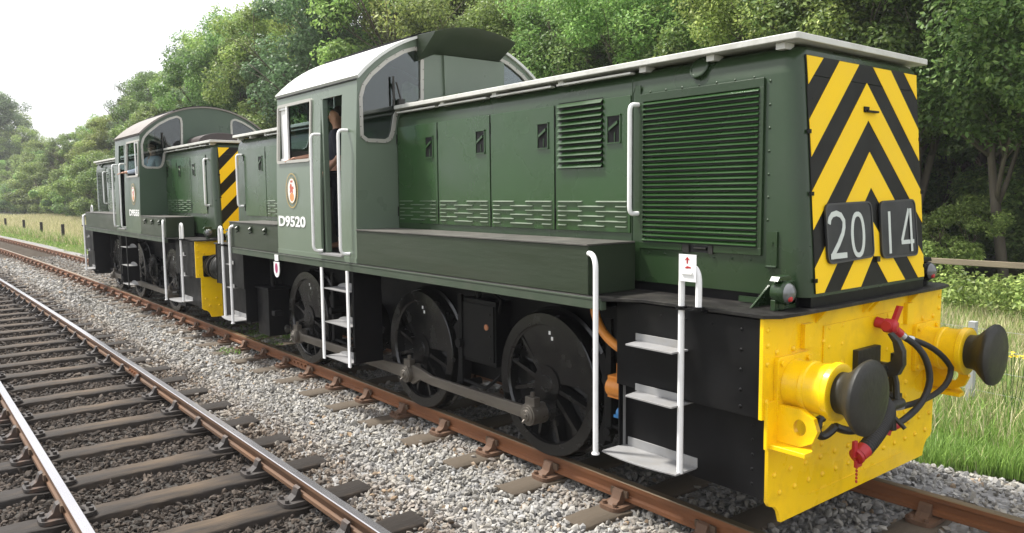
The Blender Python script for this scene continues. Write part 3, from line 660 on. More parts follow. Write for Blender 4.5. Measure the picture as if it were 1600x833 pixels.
    # ---- end steps and hand poles (both ends, both sides)
    for xb, d in ends:
        for s in (-1, 1):
            if s != near and d < 0 and number != 'x': pass
            lead = headcode and d > 0
            for zz, xa, xc in ((1.205, -.96 if lead else -.78, -.53), (.862, -.96 if lead else -.78, -.53)):
                b = MB(); xa_, xc_ = xb + d * xa, xb + d * xc
                yo_ = 1.305 if lead else 1.20
                b.prism([(xa_, s * 1.08), (xa_ + d * .04, s * yo_), (xc_, s * yo_), (xc_, s * 1.08)], 'z', zz - .006, zz + .006)
                b.box(xa_, xc_ - d * .06, s * 1.158, s * 1.165, zz + .006, zz + .055)
                B(b, 'footstep', STEPM, bev=.002)
            b = MB(); P = [(xb + d * -1.14, s * 1.02)] + [(xb + d * (-1.14 + .63 * t), s * (1.24 + .085 * math.sin(math.pi * (.25 + .6 * t)))) for t in [i / 10 for i in range(11)]] + [(xb + d * -.51, s * 1.02)]
            b.prism(P, 'z', .425, .437); b.box(xb + d * -1.1, xb + d * -.5, s * 1.077, s * 1.085, .437, .50)
            b.box(xb + d * -1.14, xb + d * -1.128, s * 1.0, s * 1.10, .42, .9); B(b, 'footstep', STEPM, bev=.002)
            b = MB(); x1 = xb + d * -1.165
            b.sweep([(x1, s * 1.335, .415), (x1 , s * 1.335, 1.68)] + arcpts((x1, s * 1.335, 1.68), (x1, s * 1.335, 1.79), (x1 - d * .10, s * 1.30, 1.785), 6)[1:], .019, 12)
            b.sweep([(x1 + d * .0, s * 1.335, .41), (x1, s * 1.335, .42)], .028, 10)
            B(b, 'hand_pole', WHITE)
            b = MB(); x1 = xb + d * -.525; x2 = xb + d * -.395; yy = s * 1.225
            b.sweep([(x1, yy, .43), (x1, yy, 1.64)] + arcpts((x1, yy, 1.64), (x1, yy, 1.745), ((x1 + x2) / 2, yy, 1.745), 6)[1:] + arcpts(((x1 + x2) / 2, yy, 1.745), (x2, yy, 1.745), (x2, yy, 1.64), 6)[1:] + [Vector((x2, yy, 1.50))], .020, 12)
            hp = B(b, 'hand_pole', WHITE)
            b = MB(); b.cyl((x1, yy, 1.475), (x1, yy, 1.497), .036); b.cyl((x2, yy, 1.485), (x2, yy, 1.503), .036); b.box(min(x1, x2) - .03, max(x1, x2) + .03, s * 1.17, yy + s * .02, 1.474, 1.486); B(b, 'collar', BLACK, parent=hp)
    if headcode:   # white plate with a red arrow clipped to the leading pole
        s = near; yy = s * 1.252
        b = MB(); b.use(WHITE); b.prism([(-.525, 1.655), (-.395, 1.655), (-.395, 1.82), (-.525, 1.82)], 'y', yy - .003, yy + .003); b.box(-.50, -.42, yy - .012, yy + .012, 1.70, 1.715)
        b.use(RED); mx_ = -.460
        b.prism([(mx_ - .005, 1.765), (mx_ + .005, 1.765), (mx_ + .005, 1.79), (mx_ + .020, 1.785), (mx_, 1.806), (mx_ - .020, 1.785), (mx_ - .005, 1.79)], 'y', yy + s * .003, yy + s * .005)
        b.prism([(mx_ - .004, 1.735), (mx_ + .03, 1.738), (mx_ + .026, 1.745), (mx_, 1.75), (mx_ - .02, 1.738)], 'y', yy + s * .003, yy + s * .005)
        B(b, 'notice_plate', None)
    # ---- side tanks either side of the hoods
    for s in (-1, 1):
        for xa, xc, short in ((-4.651, -1.272, 0), (-8.46, -6.722, 1)):
            y0, y1 = s * 1.303, s * .83
            b = MB(); b.box(xa, xc, y0, y1, 1.4955, 1.835); tk = B(b, 'side_tank', BOXG, bev=.006)
            b = MB(); b.box(xa, xc, y0 + s * .010, y1, 1.836, 1.848); B(b, 'lid', BOXTOP, parent=tk, bev=.002)
            if short and latch_box or (short and number):
                b = MB()
                for k in range(3):
                    xk = xa + .35 + .5 * k; b.box(xk - .02, xk + .02, y0, y0 + s * .012, 1.72, 1.80); b.cyl((xk, y0 + s * .01, 1.77), (xk, y0 + s * .035, 1.75), .022, n=8); b.cyl((xk + .02, y0 + s * .01, 1.72), (xk, y0 + s * .03, 1.71), .012, n=8)
                B(b, 'catch', BOXG, parent=tk)
    # ---- hoods
    def hood(xb, d, xcab, nm, body_m):
        E = lambda x: xb + d * x
        b = MB(); levels = [(1.56, .80, 0, 0), (2.895, .80, 0, 0), (2.905, .797, 0, 0), (2.975, .783, .0, 0), (3.035, .752, .004, 0), (3.062, .715, .03, 0), (3.068, .66, .06, 0)]
        rings = []
        for z, hy, sh, _ in levels:
            f = xf(z) - sh; r = .085; rx = .11
            ring = [(E(xcab), -hy, z), (E(f - rx), -hy, z)]
            for k in range(1, 7):
                a = math.pi / 2 * k / 6; ring.append((E(f - rx + rx * math.sin(a)), -(hy - r) - r * math.cos(a), z))
            ring += [(p[0], -p[1], p[2]) for p in ring[::-1]]
            rings.append(ring)
        n = len(rings[0])
        for rg in rings: b.v += rg
        for i in range(len(rings) - 1):
            for j in range(n): b.f.append((i * n + j, i * n + (j + 1) % n, (i + 1) * n + (j + 1) % n, (i + 1) * n + j)); b.mi.append(0)
        b.f.append(tuple(range((len(rings) - 1) * n, len(rings) * n))); b.mi.append(0)
        b.f.append(tuple(range(n))[::-1]); b.mi.append(0)
        h = B(b, nm, body_m)
        b = MB(); b.box(E(xcab), E(-.02), -.775, .775, 1.495, 1.56); b.box(E(-.4), E(.055), -.74, .74, 1.495, 1.575); B(b, 'plinth', BLACK, parent=h)
        # canopy plate on brackets
        b = MB(); yr = .839; xe = -.012
        P = rounded([(E(xcab), -yr), (E(xe), -yr), (E(xe), yr), (E(xcab), yr)], .02, 3)
        b.prism(P, 'z', 3.080, 3.120)
        k = 0; x = -1.22
        segs = []
        a = -.30
        for e in (-1.27, -2.13, -3.0, -3.83, -4.62):
            if e < xcab: e = xcab + .03
            if a - e > .15: segs.append((a, e))
            a = e - .07
            if a <= xcab + .05: break
        c = h
        cp = B(b, 'roof_canopy', CANO, bev=.006)
        b = MB()
        for a, e in segs:
            if a > -.5 and not plain_short: continue
            for s in (-1, 1): b.box(E(a), E(e), s * .818, s * .77, 3.040, 3.054)
        for x in (-.15, -.66, -1.24, -2.1, -2.97, -3.8):
            if x > xcab:
                for s in (-1, 1): b.box(E(x - .03), E(x + .03), s * .80, s * .70, 3.04, 3.078)
        B(b, 'gutter_strip', CANO, parent=cp)
        # nose panel
        b = MB(); S = .711
        def facepoly(mb, pl, d0, d1):
            A = sum(pl[i][0] * pl[(i + 1) % len(pl)][1] - pl[(i + 1) % len(pl)][0] * pl[i][1] for i in range(len(pl)))
            n_ = len(pl); vs = [(E(xf(p[1]) + d0), p[0], p[1]) for p in pl] + [(E(xf(p[1]) + d1), p[0], p[1]) for p in pl]
            mb.add(vs, [tuple(range(n_)), tuple(range(n_, 2 * n_))] + [(i, (i + 1) % n_, n_ + (i + 1) % n_, n_ + i) for i in range(n_)])
        facepoly(b, [(-S, 1.579), (S, 1.579), (S, 2.882), (-S, 2.882)], -.004, .008)
        facepoly(b, [(-S, 2.887), (S, 2.887), (S, 3.004), (-S, 3.004)], -.004, .008)
        facepoly(b, [(-.66, 2.745), (.66, 2.745), (.66, 2.750), (-.66, 2.750)], .007, .0095)
        np_ = B(b, 'nose_panel', BLK2)
        b = MB()
        for pl in CHEV:
            full = []
            if pl[0][0] == 0:
                for seg in (1,):
                    if len(pl) == 4 and pl[3][0] == 0: right = [pl[0], pl[1], pl[2], pl[3]]
                    else: right = list(pl)
                lft = [(-p[0], p[1]) for p in right]
                facepoly(b, right, .0085, .0112); facepoly(b, lft, .0085, .0112)
            else:
                facepoly(b, pl, .0085, .0112); facepoly(b, [(-p[0], p[1]) for p in pl], .0085, .0112)
        B(b, 'warning_chevrons', YELC, parent=np_, smooth=False)
        b = MB()
        b.box(E(xf(2.71) + .012), E(xf(2.71) + .035), -.045, .10, 2.700, 2.712); b.box(E(xf(2.71) + .012), E(xf(2.71) + .02), -.06, .0, 2.70, 2.735)
        for s in (-1, 1):
            for zz in (2.55, 2.18, 1.66): b.box(E(xf(zz) + .006), E(xf(zz) + .018), s * .70, s * .735, zz - .012, zz + .012)
        B(b, 'hinge', BLACK, parent=np_)
        # marker lamps
        for s in (-1, 1):
            b = MB(); zc = 1.60; yc = s * .93
            b.lathe((E(-.075), yc, zc), (d, 0, 0), [(0, .02), (.01, .06), (.05, .070), (.085, .070), (.10, .062)], 24); b.cyl((E(-.03), yc, zc - .1), (E(-.03), yc, zc - .05), .03)
            b.prism([(yc - .075, 1.67), (yc + .075, 1.67), (yc + .05, 1.70), (yc - .05, 1.70)], 'x', E(-.06), E(.0)); b.box(E(-.08), E(-.02), yc - s * .15, yc, 1.52, 1.66)
            lm = B(b, 'marker_lamp', GREEN2 if s == near else BLACK, bev=.004)
            b = MB(); b.lathe((E(.024), yc, zc), (d, 0, 0), [(0, .060), (.02, .050), (.032, .028), (.036, 0)], 20); B(b, 'lens', LENS, parent=lm)
            b = MB()
            if number != 'D9520': continue
            b.lathe((E(.045), yc - .02, zc - .03), (d, 0, 0), [(0, .018), (.012, .014), (.015, 0)], 16); B(b, 'red_lens', RED, parent=lm)
            b = MB(); b.prism([(E(-.05), s * .80), (E(-.05), s * 1.0), (E(-.02), s * 1.0), (E(-.02), s * .78)], 'z', 1.497, 1.56)
            b.add([(E(-.20), s * .80, 1.497), (E(-.20), s * .80, 1.62), (E(-.30), s * .80, 1.497), (E(-.20), s * .99, 1.497), (E(-.185), s * .80, 1.497), (E(-.185), s * .80, 1.62), (E(-.185), s * .99, 1.497)], [(0, 1, 2), (0, 3, 1), (4, 5, 6), (0, 4, 6, 3), (1, 3, 6, 5)])
            B(b, 'lamp_bracket', GREEN2, bev=.002)
        return E, h
    EL, hl = hood(0., 1, CAB1, 'engine_hood', GREEN2)
    ES, hsd = hood(-LB, -1, -(LB + CAB0), 'rear_hood', GREEN2)
    s = near; ys = s * .80
    def slats_row(b, xa, xb_, z, dz=.010, t=.016, h=.012):
        """one short pressed louvre"""
        x0, x1 = min(xa, xb_), max(xa, xb_); Y = ys
        b.add([(x0, Y + s * .006, z + h), (x1, Y + s * .006, z + h), (x1 - .008, Y + s * (.008 + t), z), (x0 + .008, Y + s * (.008 + t), z), (x0, Y + s * .006, z - .002), (x1, Y + s * .006, z - .002)],
              [(0, 1, 2, 3), (3, 2, 5, 4), (0, 3, 4), (1, 5, 2), (0, 4, 5, 1)])
    def door(E, xa, xc, louvre=None, latch=True, slots=True, nm='engine_door', z0=1.903, z1=2.893, lx=None):
        a, c = E(xa), E(xc); x0, x1 = min(a, c), max(a, c)
        b = MB(); b.box(x0 + .009, x1 - .009, ys + s * .0005, ys + s * .010, z0, z1); dr = B(b, nm, GREEN, bev=.003)
        b = MB(); b.box(x0 - .004, x0 + .005, ys + s * .0005, ys + s * .004, z0, z1)
        for zz in (z1 - .12, z0 + .12): b.cyl((x0 + .002, ys + s * .010, zz - .05), (x0 + .002, ys + s * .010, zz + .05), .008, n=8)
        B(b, 'hinge', BLACK, parent=dr)
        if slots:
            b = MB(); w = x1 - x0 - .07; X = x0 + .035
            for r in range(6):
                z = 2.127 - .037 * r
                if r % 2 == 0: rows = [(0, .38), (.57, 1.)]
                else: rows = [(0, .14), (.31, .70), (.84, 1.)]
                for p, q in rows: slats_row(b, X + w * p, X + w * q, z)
            B(b, 'louvre_slots', SLOT_GLINT, parent=dr)
        if latch:
            xl = x1 - .07 - .075 if lx is None else lx; z = 2.66
            b = MB(); b.use(GREEN)
            b.box(xl - .072, xl + .072, ys + s * .010, ys + s * .024, z + .098, z + .108); b.box(xl - .072, xl + .072, ys + s * .010, ys + s * .024, z - .104, z - .094)
            b.box(xl - .072, xl - .060, ys + s * .010, ys + s * .017, z - .094, z + .098); b.box(xl + .060, xl + .072, ys + s * .010, ys + s * .017, z - .094, z + .098)
            b.add([(xl - .045, ys + s * .024, z - .01), (xl + .045, ys + s * .024, z + .040), (xl + .045, ys + s * .024, z + .062), (xl - .045, ys + s * .024, z + .012), (xl - .045, ys + s * .011, z - .01), (xl + .045, ys + s * .011, z + .040), (xl + .045, ys + s * .011, z + .062), (xl - .045, ys + s * .011, z + .012)],
                  [(0, 1, 2, 3), (4, 7, 6, 5), (0, 4, 5, 1), (1, 5, 6, 2), (2, 6, 7, 3), (3, 7, 4, 0)])
            b.cyl((xl + .01, ys + s * .012, z - .02), (xl + .01, ys + s * .012, z - .09), .006, n=6)
            b.use(BLACK); b.box(xl - .059, xl + .059, ys + s * .0102, ys + s * .0115, z - .093, z + .097)
            B(b, 'latch', None, parent=dr)
        if louvre:
            xa_, xb_, n_, za, zb = louvre
            b = MB(); b.use(GREEN); dz = (za - zb) / n_
            for i in range(n_):
                z = za - dz * (i + 1)
                b.add([(xa_, ys + s * .012, z + dz * .80), (xb_, ys + s * .012, z + dz * .80), (xb_, ys + s * .036, z + dz * .18), (xa_, ys + s * .036, z + dz * .18), (xa_, ys + s * .034, z + dz * .10), (xb_, ys + s * .034, z + dz * .10), (xb_, ys + s * .011, z + dz * .72), (xa_, ys + s * .011, z + dz * .72)],
                      [(0, 1, 2, 3), (3, 2, 5, 4), (4, 5, 6, 7), (0, 3, 4, 7), (1, 6, 5, 2)])
            b.use(BLACK); b.box(xa_, xb_, ys + s * .0102, ys + s * .0108, zb, za)
            B(b, 'louvre', None, parent=dr)
        return dr
    for i, (xa, xc) in enumerate(((-4.64, -3.875), (-3.875, -3.022), (-3.022, -2.160), (-2.160, -1.335))):
        door(EL, xa, xc, louvre=(-2.11, -1.62, 11, 2.905, 2.385) if i == 3 else None, lx=-1.507 if i == 3 else None)
    # radiator grille on the flank
    b = MB(); x0, x1, z0, z1 = -1.245, -.245, 1.80, 2.885
    gf = MB(); gf.box(x0, x1, ys + s * .001, ys + s * .018, z1 - .055, z1); gf.box(x0, x0 + .03, ys + s * .001, ys + s * .018, z0 + .045, z1 - .055); gf.box(x1 - .03, x1, ys + s * .001, ys + s * .018, z0 + .045, z1 - .055)
    gf.box(x0, -.86, ys + s * .001, ys + s * .018, z0, z0 + .045); gf.box(-.60, x1, ys + s * .001, ys + s * .018, z0, z0 + .045)
    for k in range(8):
        gf.dome((x0 - .025, ys, z0 + .08 + .14 * k), (0, s, 0), .010); gf.dome((x1 + .035, ys, z0 + .08 + .14 * k), (0, s, 0), .010)
    for k in range(7): gf.dome((x0 + .08 + .14 * k, ys, z1 + .01), (0, s, 0), .010); gf.dome((x0 + .08 + .14 * k, ys, z0 - .03), (0, s, 0), .010)
    gr = B(gf, 'radiator_grille', GREEN2, bev=.002)
    b = MB(); b.box(x0 + .03, x1 - .03, ys + s * .001, ys + s * .003, z0 + .045, z1 - .055); b.box(-.80, -.64, ys + s * .001, ys + s * .004, z0 - .005, z0 + .040); B(b, 'backing', INTDK, parent=gr)
    b = MB(); n_ = 28; dz = (z1 - .055 - z0 - .045) / n_
    for i in range(n_):
        z = z0 + .045 + dz * i; a, c = x0 + .03, x1 - .03
        b.add([(a, ys + s * .005, z + dz * .95), (c, ys + s * .005, z + dz * .95), (c, ys + s * .030, z + dz * .42), (a, ys + s * .030, z + dz * .42), (a, ys + s * .030, z + dz * .30), (c, ys + s * .030, z + dz * .30), (c, ys + s * .005, z + dz * .78), (a, ys + s * .005, z + dz * .78)],
              [(0, 1, 2, 3), (3, 2, 5, 4), (4, 5, 6, 7), (0, 3, 4, 7), (1, 6, 5, 2)])
    B(b, 'slats', GREEN, parent=gr)
    b = MB(); b.cyl((-.76, ys + s * .008, 1.822), (-.66, ys + s * .008, 1.822), .012); b.box(-.855, -.80, ys, ys + s * .02, 1.79, 1.845); b.box(-.64, -.605, ys, ys + s * .02, 1.79, 1.845); B(b, 'grille_lock', BUFM, parent=gr)
    b = MB(); b.lathe((-.755, s * .765, 3.0), (0, s, .42), [(0, .072), (.030, .072), (.034, .066), (.034, .058), (.028, .056), (.030, 0)], 28); B(b, 'filler_cap', GREEN2)
    b = MB(); b.box(-.205, -.135, ys, ys + s * .014, 1.73, 1.95); b.cyl((-.205, ys + s * .016, 1.735), (-.135, ys + s * .016, 1.735), .008, n=8)
    b.cyl((-.17, ys + s * .012, 1.88), (-.17, ys + s * .02, 1.88), .012); B(b, 'toggle_catch', GREEN2)
    b = MB(); b.box(-1.333, -1.329, ys, ys + s * .006, 1.56, 3.0); b.box(-1.30, -1.25, ys, ys + s * .008, 1.58, 2.95)
    b.box(-.40, -.24, ys + s * .0, ys + s * .016, 1.500, 1.535)
    B(b, 'flank_strip', GREEN2)
    # short hood doors
    for i, (xa, xc) in enumerate(((-2.82, -2.10), (-2.10, -1.24), (-1.24, -.38))):
        door(ES, xc, xa, slots=i < 2, nm='engine_door', lx=(ES(xc) + ES(xa)) / 2 + (.24 if True else 0) * (1))
    # vertical hood handrails
    for X in (-1.288, ES(-.26)):
        b = MB(); yy = s * .875; z0, z1 = 2.045, 2.815
        b.sweep([(X + .02, ys, z1)] + arcpts((X + .01, s * .85, z1), (X, yy, z1), (X, yy, z1 - .05), 4) + arcpts((X, yy, z0 + .05), (X, yy, z0), (X + .01, s * .85, z0), 4) + [Vector((X + .02, ys, z0))], .017, 12)
        B(b, 'handrail', WHITE)
    # ---- cab
    def ysd(z): return 1.303 - .056 * max(0, (z - 1.8) / 1.56) ** 1.6
    zt = 3.362
    win = rounded([(-6.655, 2.600), (-5.735, 2.600), (-5.735, 3.255), (-6.655, 3.255)], .03)
    dr_ = [(-5.49, 1.565), (-4.985, 1.565), (-4.985, 3.24), (-5.49, 3.24)]
    def grid_side(sd, holes, nm):
        xs_ = sorted({CAB0, CAB1} | {p[0] for h in holes for p in (h[0], h[2])}); zs_ = sorted({1.4955, zt} | {1.56, 1.9, 2.2, 2.5, 2.8, 3.0, 3.15} | {p[1] for h in holes for p in (h[0], h[2])})
        th = .028
        def solid(i, j):
            if i < 0 or j < 0 or i >= len(xs_) - 1 or j >= len(zs_) - 1: return False
            x = (xs_[i] + xs_[i + 1]) / 2; z = (zs_[j] + zs_[j + 1]) / 2
            return not any(h[0][0] < x < h[2][0] and h[0][1] < z < h[2][1] for h in holes)
        bm_ = MB(); idx = {}
        def V(i, j, k):
            if (i, j, k) not in idx:
                z = zs_[j]; idx[(i, j, k)] = len(bm_.v); bm_.v.append((xs_[i], sd * (ysd(z) - k * th), z))
            return idx[(i, j, k)]
        def Fc(*q): bm_.f.append(tuple(V(*t) for t in q)); bm_.mi.append(0)
        for i in range(len(xs_) - 1):
            for j in range(len(zs_) - 1):
                if not solid(i, j): continue
                Fc((i, j, 0), (i + 1, j, 0), (i + 1, j + 1, 0), (i, j + 1, 0)); Fc((i, j, 1), (i, j + 1, 1), (i + 1, j + 1, 1), (i + 1, j, 1))
                if not solid(i - 1, j): Fc((i, j, 0), (i, j + 1, 0), (i, j + 1, 1), (i, j, 1))
                if not solid(i + 1, j): Fc((i + 1, j, 0), (i + 1, j, 1), (i + 1, j + 1, 1), (i + 1, j + 1, 0))
                if not solid(i, j - 1): Fc((i, j, 0), (i, j, 1), (i + 1, j, 1), (i + 1, j, 0))
                if not solid(i, j + 1): Fc((i, j + 1, 0), (i + 1, j + 1, 0), (i + 1, j + 1, 1), (i, j + 1, 1))
        return B(bm_, nm, cabm)
    wh = [(-6.655, 2.600), (-5.735, 2.600), (-5.735, 3.255), (-6.655, 3.255)]
    for sd in (-1, 1):
        sideo = grid_side(sd, [wh, dr_], 'cab_side')
        fo = ring2d(win, .022); fi = ring2d(win, -.012)
        fr = flat('window_frame', fo, [fi], .03, FRAMEM if sd != near else WHITE, sideo, FN(lambda a, b_, t, sd=sd: (a, sd * (ysd(b_) + .004) + t, b_)))
        fr.data.materials[0] = FRAMEM
        b = MB(); b.box(-6.72, -4.66, sd * 1.3035, sd * 1.308, 1.497, 1.552); B(b, 'sill_strip', cabm, parent=sideo, bev=.002)
        # slid-open window leaf (pale blind) and the glazing bars
        b = MB(); b.box(-6.64, -6.40, sd * 1.225, sd * 1.228, 2.615, 3.24); B(b, 'window_pane', GLASS, parent=sideo, smooth=False)
        b = MB(); b.box(-6.415, -6.385, sd * 1.258, sd * 1.275, 2.61, 3.245); b.box(-6.645, -6.415, sd * 1.256, sd * 1.262, 2.61, 2.64); b.box(-6.645, -6.415, sd * 1.256, sd * 1.262, 3.215, 3.245)
        B(b, 'window_bar', WHITE, parent=sideo)
        if sd == near and number == 'D9520':
            b = MB(); b.box(-6.642, -6.418, sd * 1.236, sd * 1.244, 2.612, 3.243); B(b, 'blind', WHITE, parent=sideo, bev=.002)
        # door pillars, threshold
        b = MB(); b.box(-5.487, -5.44, sd * 1.20, sd * 1.26, 1.567, 3.235); B(b, 'door_leaf', cabm, parent=sideo, bev=.004)
        b = MB(); b.box(-5.50, -4.95, sd * 1.335, sd * 1.20, 1.548, 1.566); B(b, 'threshold', STEPM, parent=sideo)
        if sd == near:
            for X in (-5.515, -4.855):
                yy = s * 1.375; z0, z1 = 1.59, 2.86
                b = MB(); b.sweep([(X - .0 + .03, s * 1.28, z1)] + arcpts((X + .02, s * 1.34, z1), (X, yy, z1), (X, yy, z1 - .06), 4) + arcpts((X, s * 1.385, z0 + .06), (X, s * 1.385, z0), (X + .02, s * 1.345, z0), 4) + [Vector((X + .05, s * 1.30, z0))], .0165, 12)
                B(b, 'handrail', WHITE)
            # rain strip above the door
            b = MB(); b.box(CAB0 + .01, CAB1 - .01, s * (ysd(zt) - .002), s * (ysd(zt) + .016), zt - .004, zt + .006); B(b, 'rain_strip', BLACK)
            # running number and crest
            nx = -6.665
            def nf(a, b_, t): return (nx + a, s * 1.3065 + t, 1.828 + b_) if s < 0 else (-5.865 - a, s * 1.3065 + t, 1.828 + b_)
            text('running_number', number, .2, WHITE, sideo, FN(nf), w=.78, h=.128, bold=.006)
            ccx, ccz = -6.245, 2.255
            rings = [(GOLD, .175, .205, .163, .193), (GOLD, .122, .152, .116, .146)]
            for Mx, ra, rb, ia, ib in rings:
                b = MB(); n_ = 40; vs = []
                for k in range(n_):
                    t = 2 * math.pi * k / n_; vs += [(ccx + ra * math.cos(t), s * 1.3050, ccz + rb * math.sin(t)), (ccx + ia * math.cos(t), s * 1.3050, ccz + ib * math.sin(t)), (ccx + ra * math.cos(t), s * 1.3064, ccz + rb * math.sin(t)), (ccx + ia * math.cos(t), s * 1.3064, ccz + ib * math.sin(t))]
                fs = []
                for k in range(n_):
                    o_ = 4 * k; p_ = 4 * ((k + 1) % n_); fs += [(o_, p_, p_ + 1, o_ + 1), (o_ + 2, o_ + 3, p_ + 3, p_ + 2), (o_, o_ + 2, p_ + 2, p_), (o_ + 1, p_ + 1, p_ + 3, o_ + 3)]
                b.add(vs, fs); B(b, 'crest_ring', Mx, parent=sideo)
            for k in range(26):
                pass
            b = MB(); b.prism([(ccx + .112 * math.cos(RAD(t)), ccz + .142 * math.sin(RAD(t))) for t in range(0, 360, 12)], 'y', s * 1.305, s * 1.3060)
            cr = B(b, 'crest', CRW, parent=sideo)
            b = MB()
            b.use(CRR)   # lion holding a wheel, below a crown
            lion = [(-.055, .045), (-.03, .085), (.0, .075), (.012, .045), (.05, .05), (.06, .02), (.03, .015), (.04, -.02), (.015, -.035), (-.005, -.01), (-.03, -.03), (-.06, -.02), (-.045, .01)]
            b.prism([(ccx + p, ccz + q) for p, q in lion], 'y', s * 1.3062, s * 1.3070)
            b.prism([(ccx - .03, ccz + .095), (ccx + .03, ccz + .095), (ccx + .04, ccz + .125), (ccx + .015, ccz + .11), (ccx, ccz + .13), (ccx - .015, ccz + .11), (ccx - .04, ccz + .125)], 'y', s * 1.3062, s * 1.3070)
            b.use(CRO); b.prism([(ccx + .062 * math.cos(RAD(t)), ccz - .075 + .052 * math.sin(RAD(t))) for t in range(0, 360, 20)], 'y', s * 1.3062, s * 1.3068)
            for k in (-1, 1):
                for q in range(7): b.box(ccx + k * .140 - .004, ccx + k * .140 + .004, s * 1.305, s * 1.3058, ccz - .09 + .028 * q, ccz - .078 + .028 * q)
            B(b, 'crest_lion', None, parent=sideo)
    # gables with corner windows
    wl = [(-1.205, 2.80), (-1.207, 3.18), (-1.17, 3.30), (-1.083, 3.41), (-.894, 3.567), (-.701, 3.677), (-.56, 3.725), (-.50, 3.70), (-.487, 3.63), (-.497, 3.21), (-.53, 3.175), (-.675, 3.155), (-.775, 3.11), (-.83, 3.02), (-.86, 2.86), (-.89, 2.79), (-.94, 2.762), (-1.15, 2.762)]
    wl_in = ring2d(wl, -.012)
    wr = [(-p[0], p[1]) for p in wl][::-1]
    go = [(-1.300, 1.4955), (1.300, 1.4955)] + [(ysd(z), z) for z in (1.9, 2.3, 2.7, 3.0, 3.2, 3.355)]
    ar = [(y, arc_z(y) - .012) for y in [1.235 - 2.47 * i / 36 for i in range(37)]]
    go = go + ar + [(-ysd(z), z) for z in (3.355, 3.2, 3.0, 2.7, 2.3, 1.9)]
    for Xg, dg_ in ((CAB1 - .015, 1), (CAB0 + .015, -1)):
        g_ = flat('cab_end', go, [wl, wr], .028, cabm, T, FN(lambda a, b_, t, Xg=Xg: (Xg + t, a, b_)))
        for wp in (wl, wr):
            fr = flat('window_frame', ring2d(wp, .030), [ring2d(wp, -.010)], .020, FRAMEM, g_, FN(lambda a, b_, t, Xg=Xg, dg_=dg_: (Xg + dg_ * .016 + t, a, b_)))
            flat('window_pane', wp, [], .004, GLASS, g_, FN(lambda a, b_, t, Xg=Xg: (Xg + t, a, b_)))
        if True:
            b = MB(); n0 = len(wl)
            o1 = ring2d(wl, .022)
            for k in range(0, n0):
                p = o1[k]; q = o1[(k + 1) % n0]; L_ = math.dist(p, q); m_ = max(1, int(L_ / .09))
                for t in range(m_):
                    a = p[0] + (q[0] - p[0]) * t / m_; c = p[1] + (q[1] - p[1]) * t / m_
                    for sg in (-1, 1): b.dome((Xg + dg_ * .026, sg * a * 1, c), (dg_, 0, 0), .006, n=6)
            B(b, 'frame_rivets', BUFM, parent=g_)
        b = MB(); sy = near if dg_ > 0 else -near
        for sy in (-1, 1):
            b.sweep([(Xg + dg_ * .04, sy * .80, 3.12), (Xg + dg_ * .06, sy * .76, 3.14), (Xg + dg_ * .055, sy * .82, 3.36)], .010, 6); b.box(Xg + dg_ * .03, Xg + dg_ * .07, sy * .73, sy * .80, 3.10, 3.19); b.box(Xg + dg_ * .034, Xg + dg_ * .046, sy * .835, sy * .855, 3.12, 3.42)
        B(b, 'wiper', BUFM, parent=g_)
    # roof
    b = MB(); ny = 28; vs = []; yy = [1.262 - 2.524 * i / ny for i in range(ny + 1)]
    for X in (CAB0 - .035, CAB1 + .028):
        for y in yy: vs.append((X, y, arc_z(y) + .004)); vs.append((X, y * .985, arc_z(y) - .024))
    m_ = 2 * (ny + 1); fs = []
    for i in range(ny):
        a = 2 * i; fs += [(a, a + 2, m_ + a + 2, m_ + a), (a + 1, m_ + a + 1, m_ + a + 3, a + 3), (a, a + 1, a + 3, a + 2), (m_ + a, m_ + a + 2, m_ + a + 3, m_ + a + 1)]
    fs += [(0, m_, m_ + 1, 1), (2 * ny, 2 * ny + 1, m_ + 2 * ny + 1, m_ + 2 * ny)]
    b.add(vs, fs)
    rf = B(b, 'cab_roof', roofm)
    b = MB(); xs2 = (CAB0 + .02, CAB1 + .02); vs = []; yb = [.62 - 1.24 * i / 12 for i in range(13)]
    for X in xs2:
        for y in yb: vs += [(X, y, arc_z(y) + .006), (X, y, arc_z(y) + .024)]
    m_ = 26; fs = []
    for i in range(12):
        a = 2 * i; fs += [(a, a + 2, m_ + a + 2, m_ + a), (a + 1, m_ + a + 1, m_ + a + 3, a + 3), (a, a + 1, a + 3, a + 2), (m_ + a, m_ + a + 2, m_ + a + 3, m_ + a + 1)]
    fs += [(0, m_, m_ + 1, 1), (24, 25, m_ + 25, m_ + 24)]
    b.add(vs, fs); B(b, 'roof_mat', BLACK, parent=rf)
    b = MB()
    for y in (-1.02, -.86):
        for X in (CAB1 - .12, CAB1 - .25): b.dome((X, y, arc_z(y) + .004), (0, -.5, .85), .010)
    B(b, 'roof_bolts', BUFM, parent=rf)
    if visor:
        ya = .545; ov = .34; n_ = 20; Y = [-ya + 2 * ya * i / n_ for i in range(n_ + 1)]
        vs = []
        for y in Y:
            vs += [(CAB1 + .016, y, arc_z(y) + .012), (CAB1 + ov, y * .97, arc_z(y) + .002), (CAB1 + ov - .01, y * .97, arc_z(y) - .018), (CAB1 + .016, y, min(3.695, 3.60 + (ya + y) * .45))]
        fs = [];
        for i in range(n_):
            a = 4 * i
            for k in range(4): fs.append((a + k, a + 4 + k, a + 4 + (k + 1) % 4, a + (k + 1) % 4))
        fs += [(0, 1, 2, 3), (4 * n_ + 3, 4 * n_ + 2, 4 * n_ + 1, 4 * n_)]
        b = MB(); b.add(vs, fs); B(b, 'roof_visor', BOXG, bev=0)
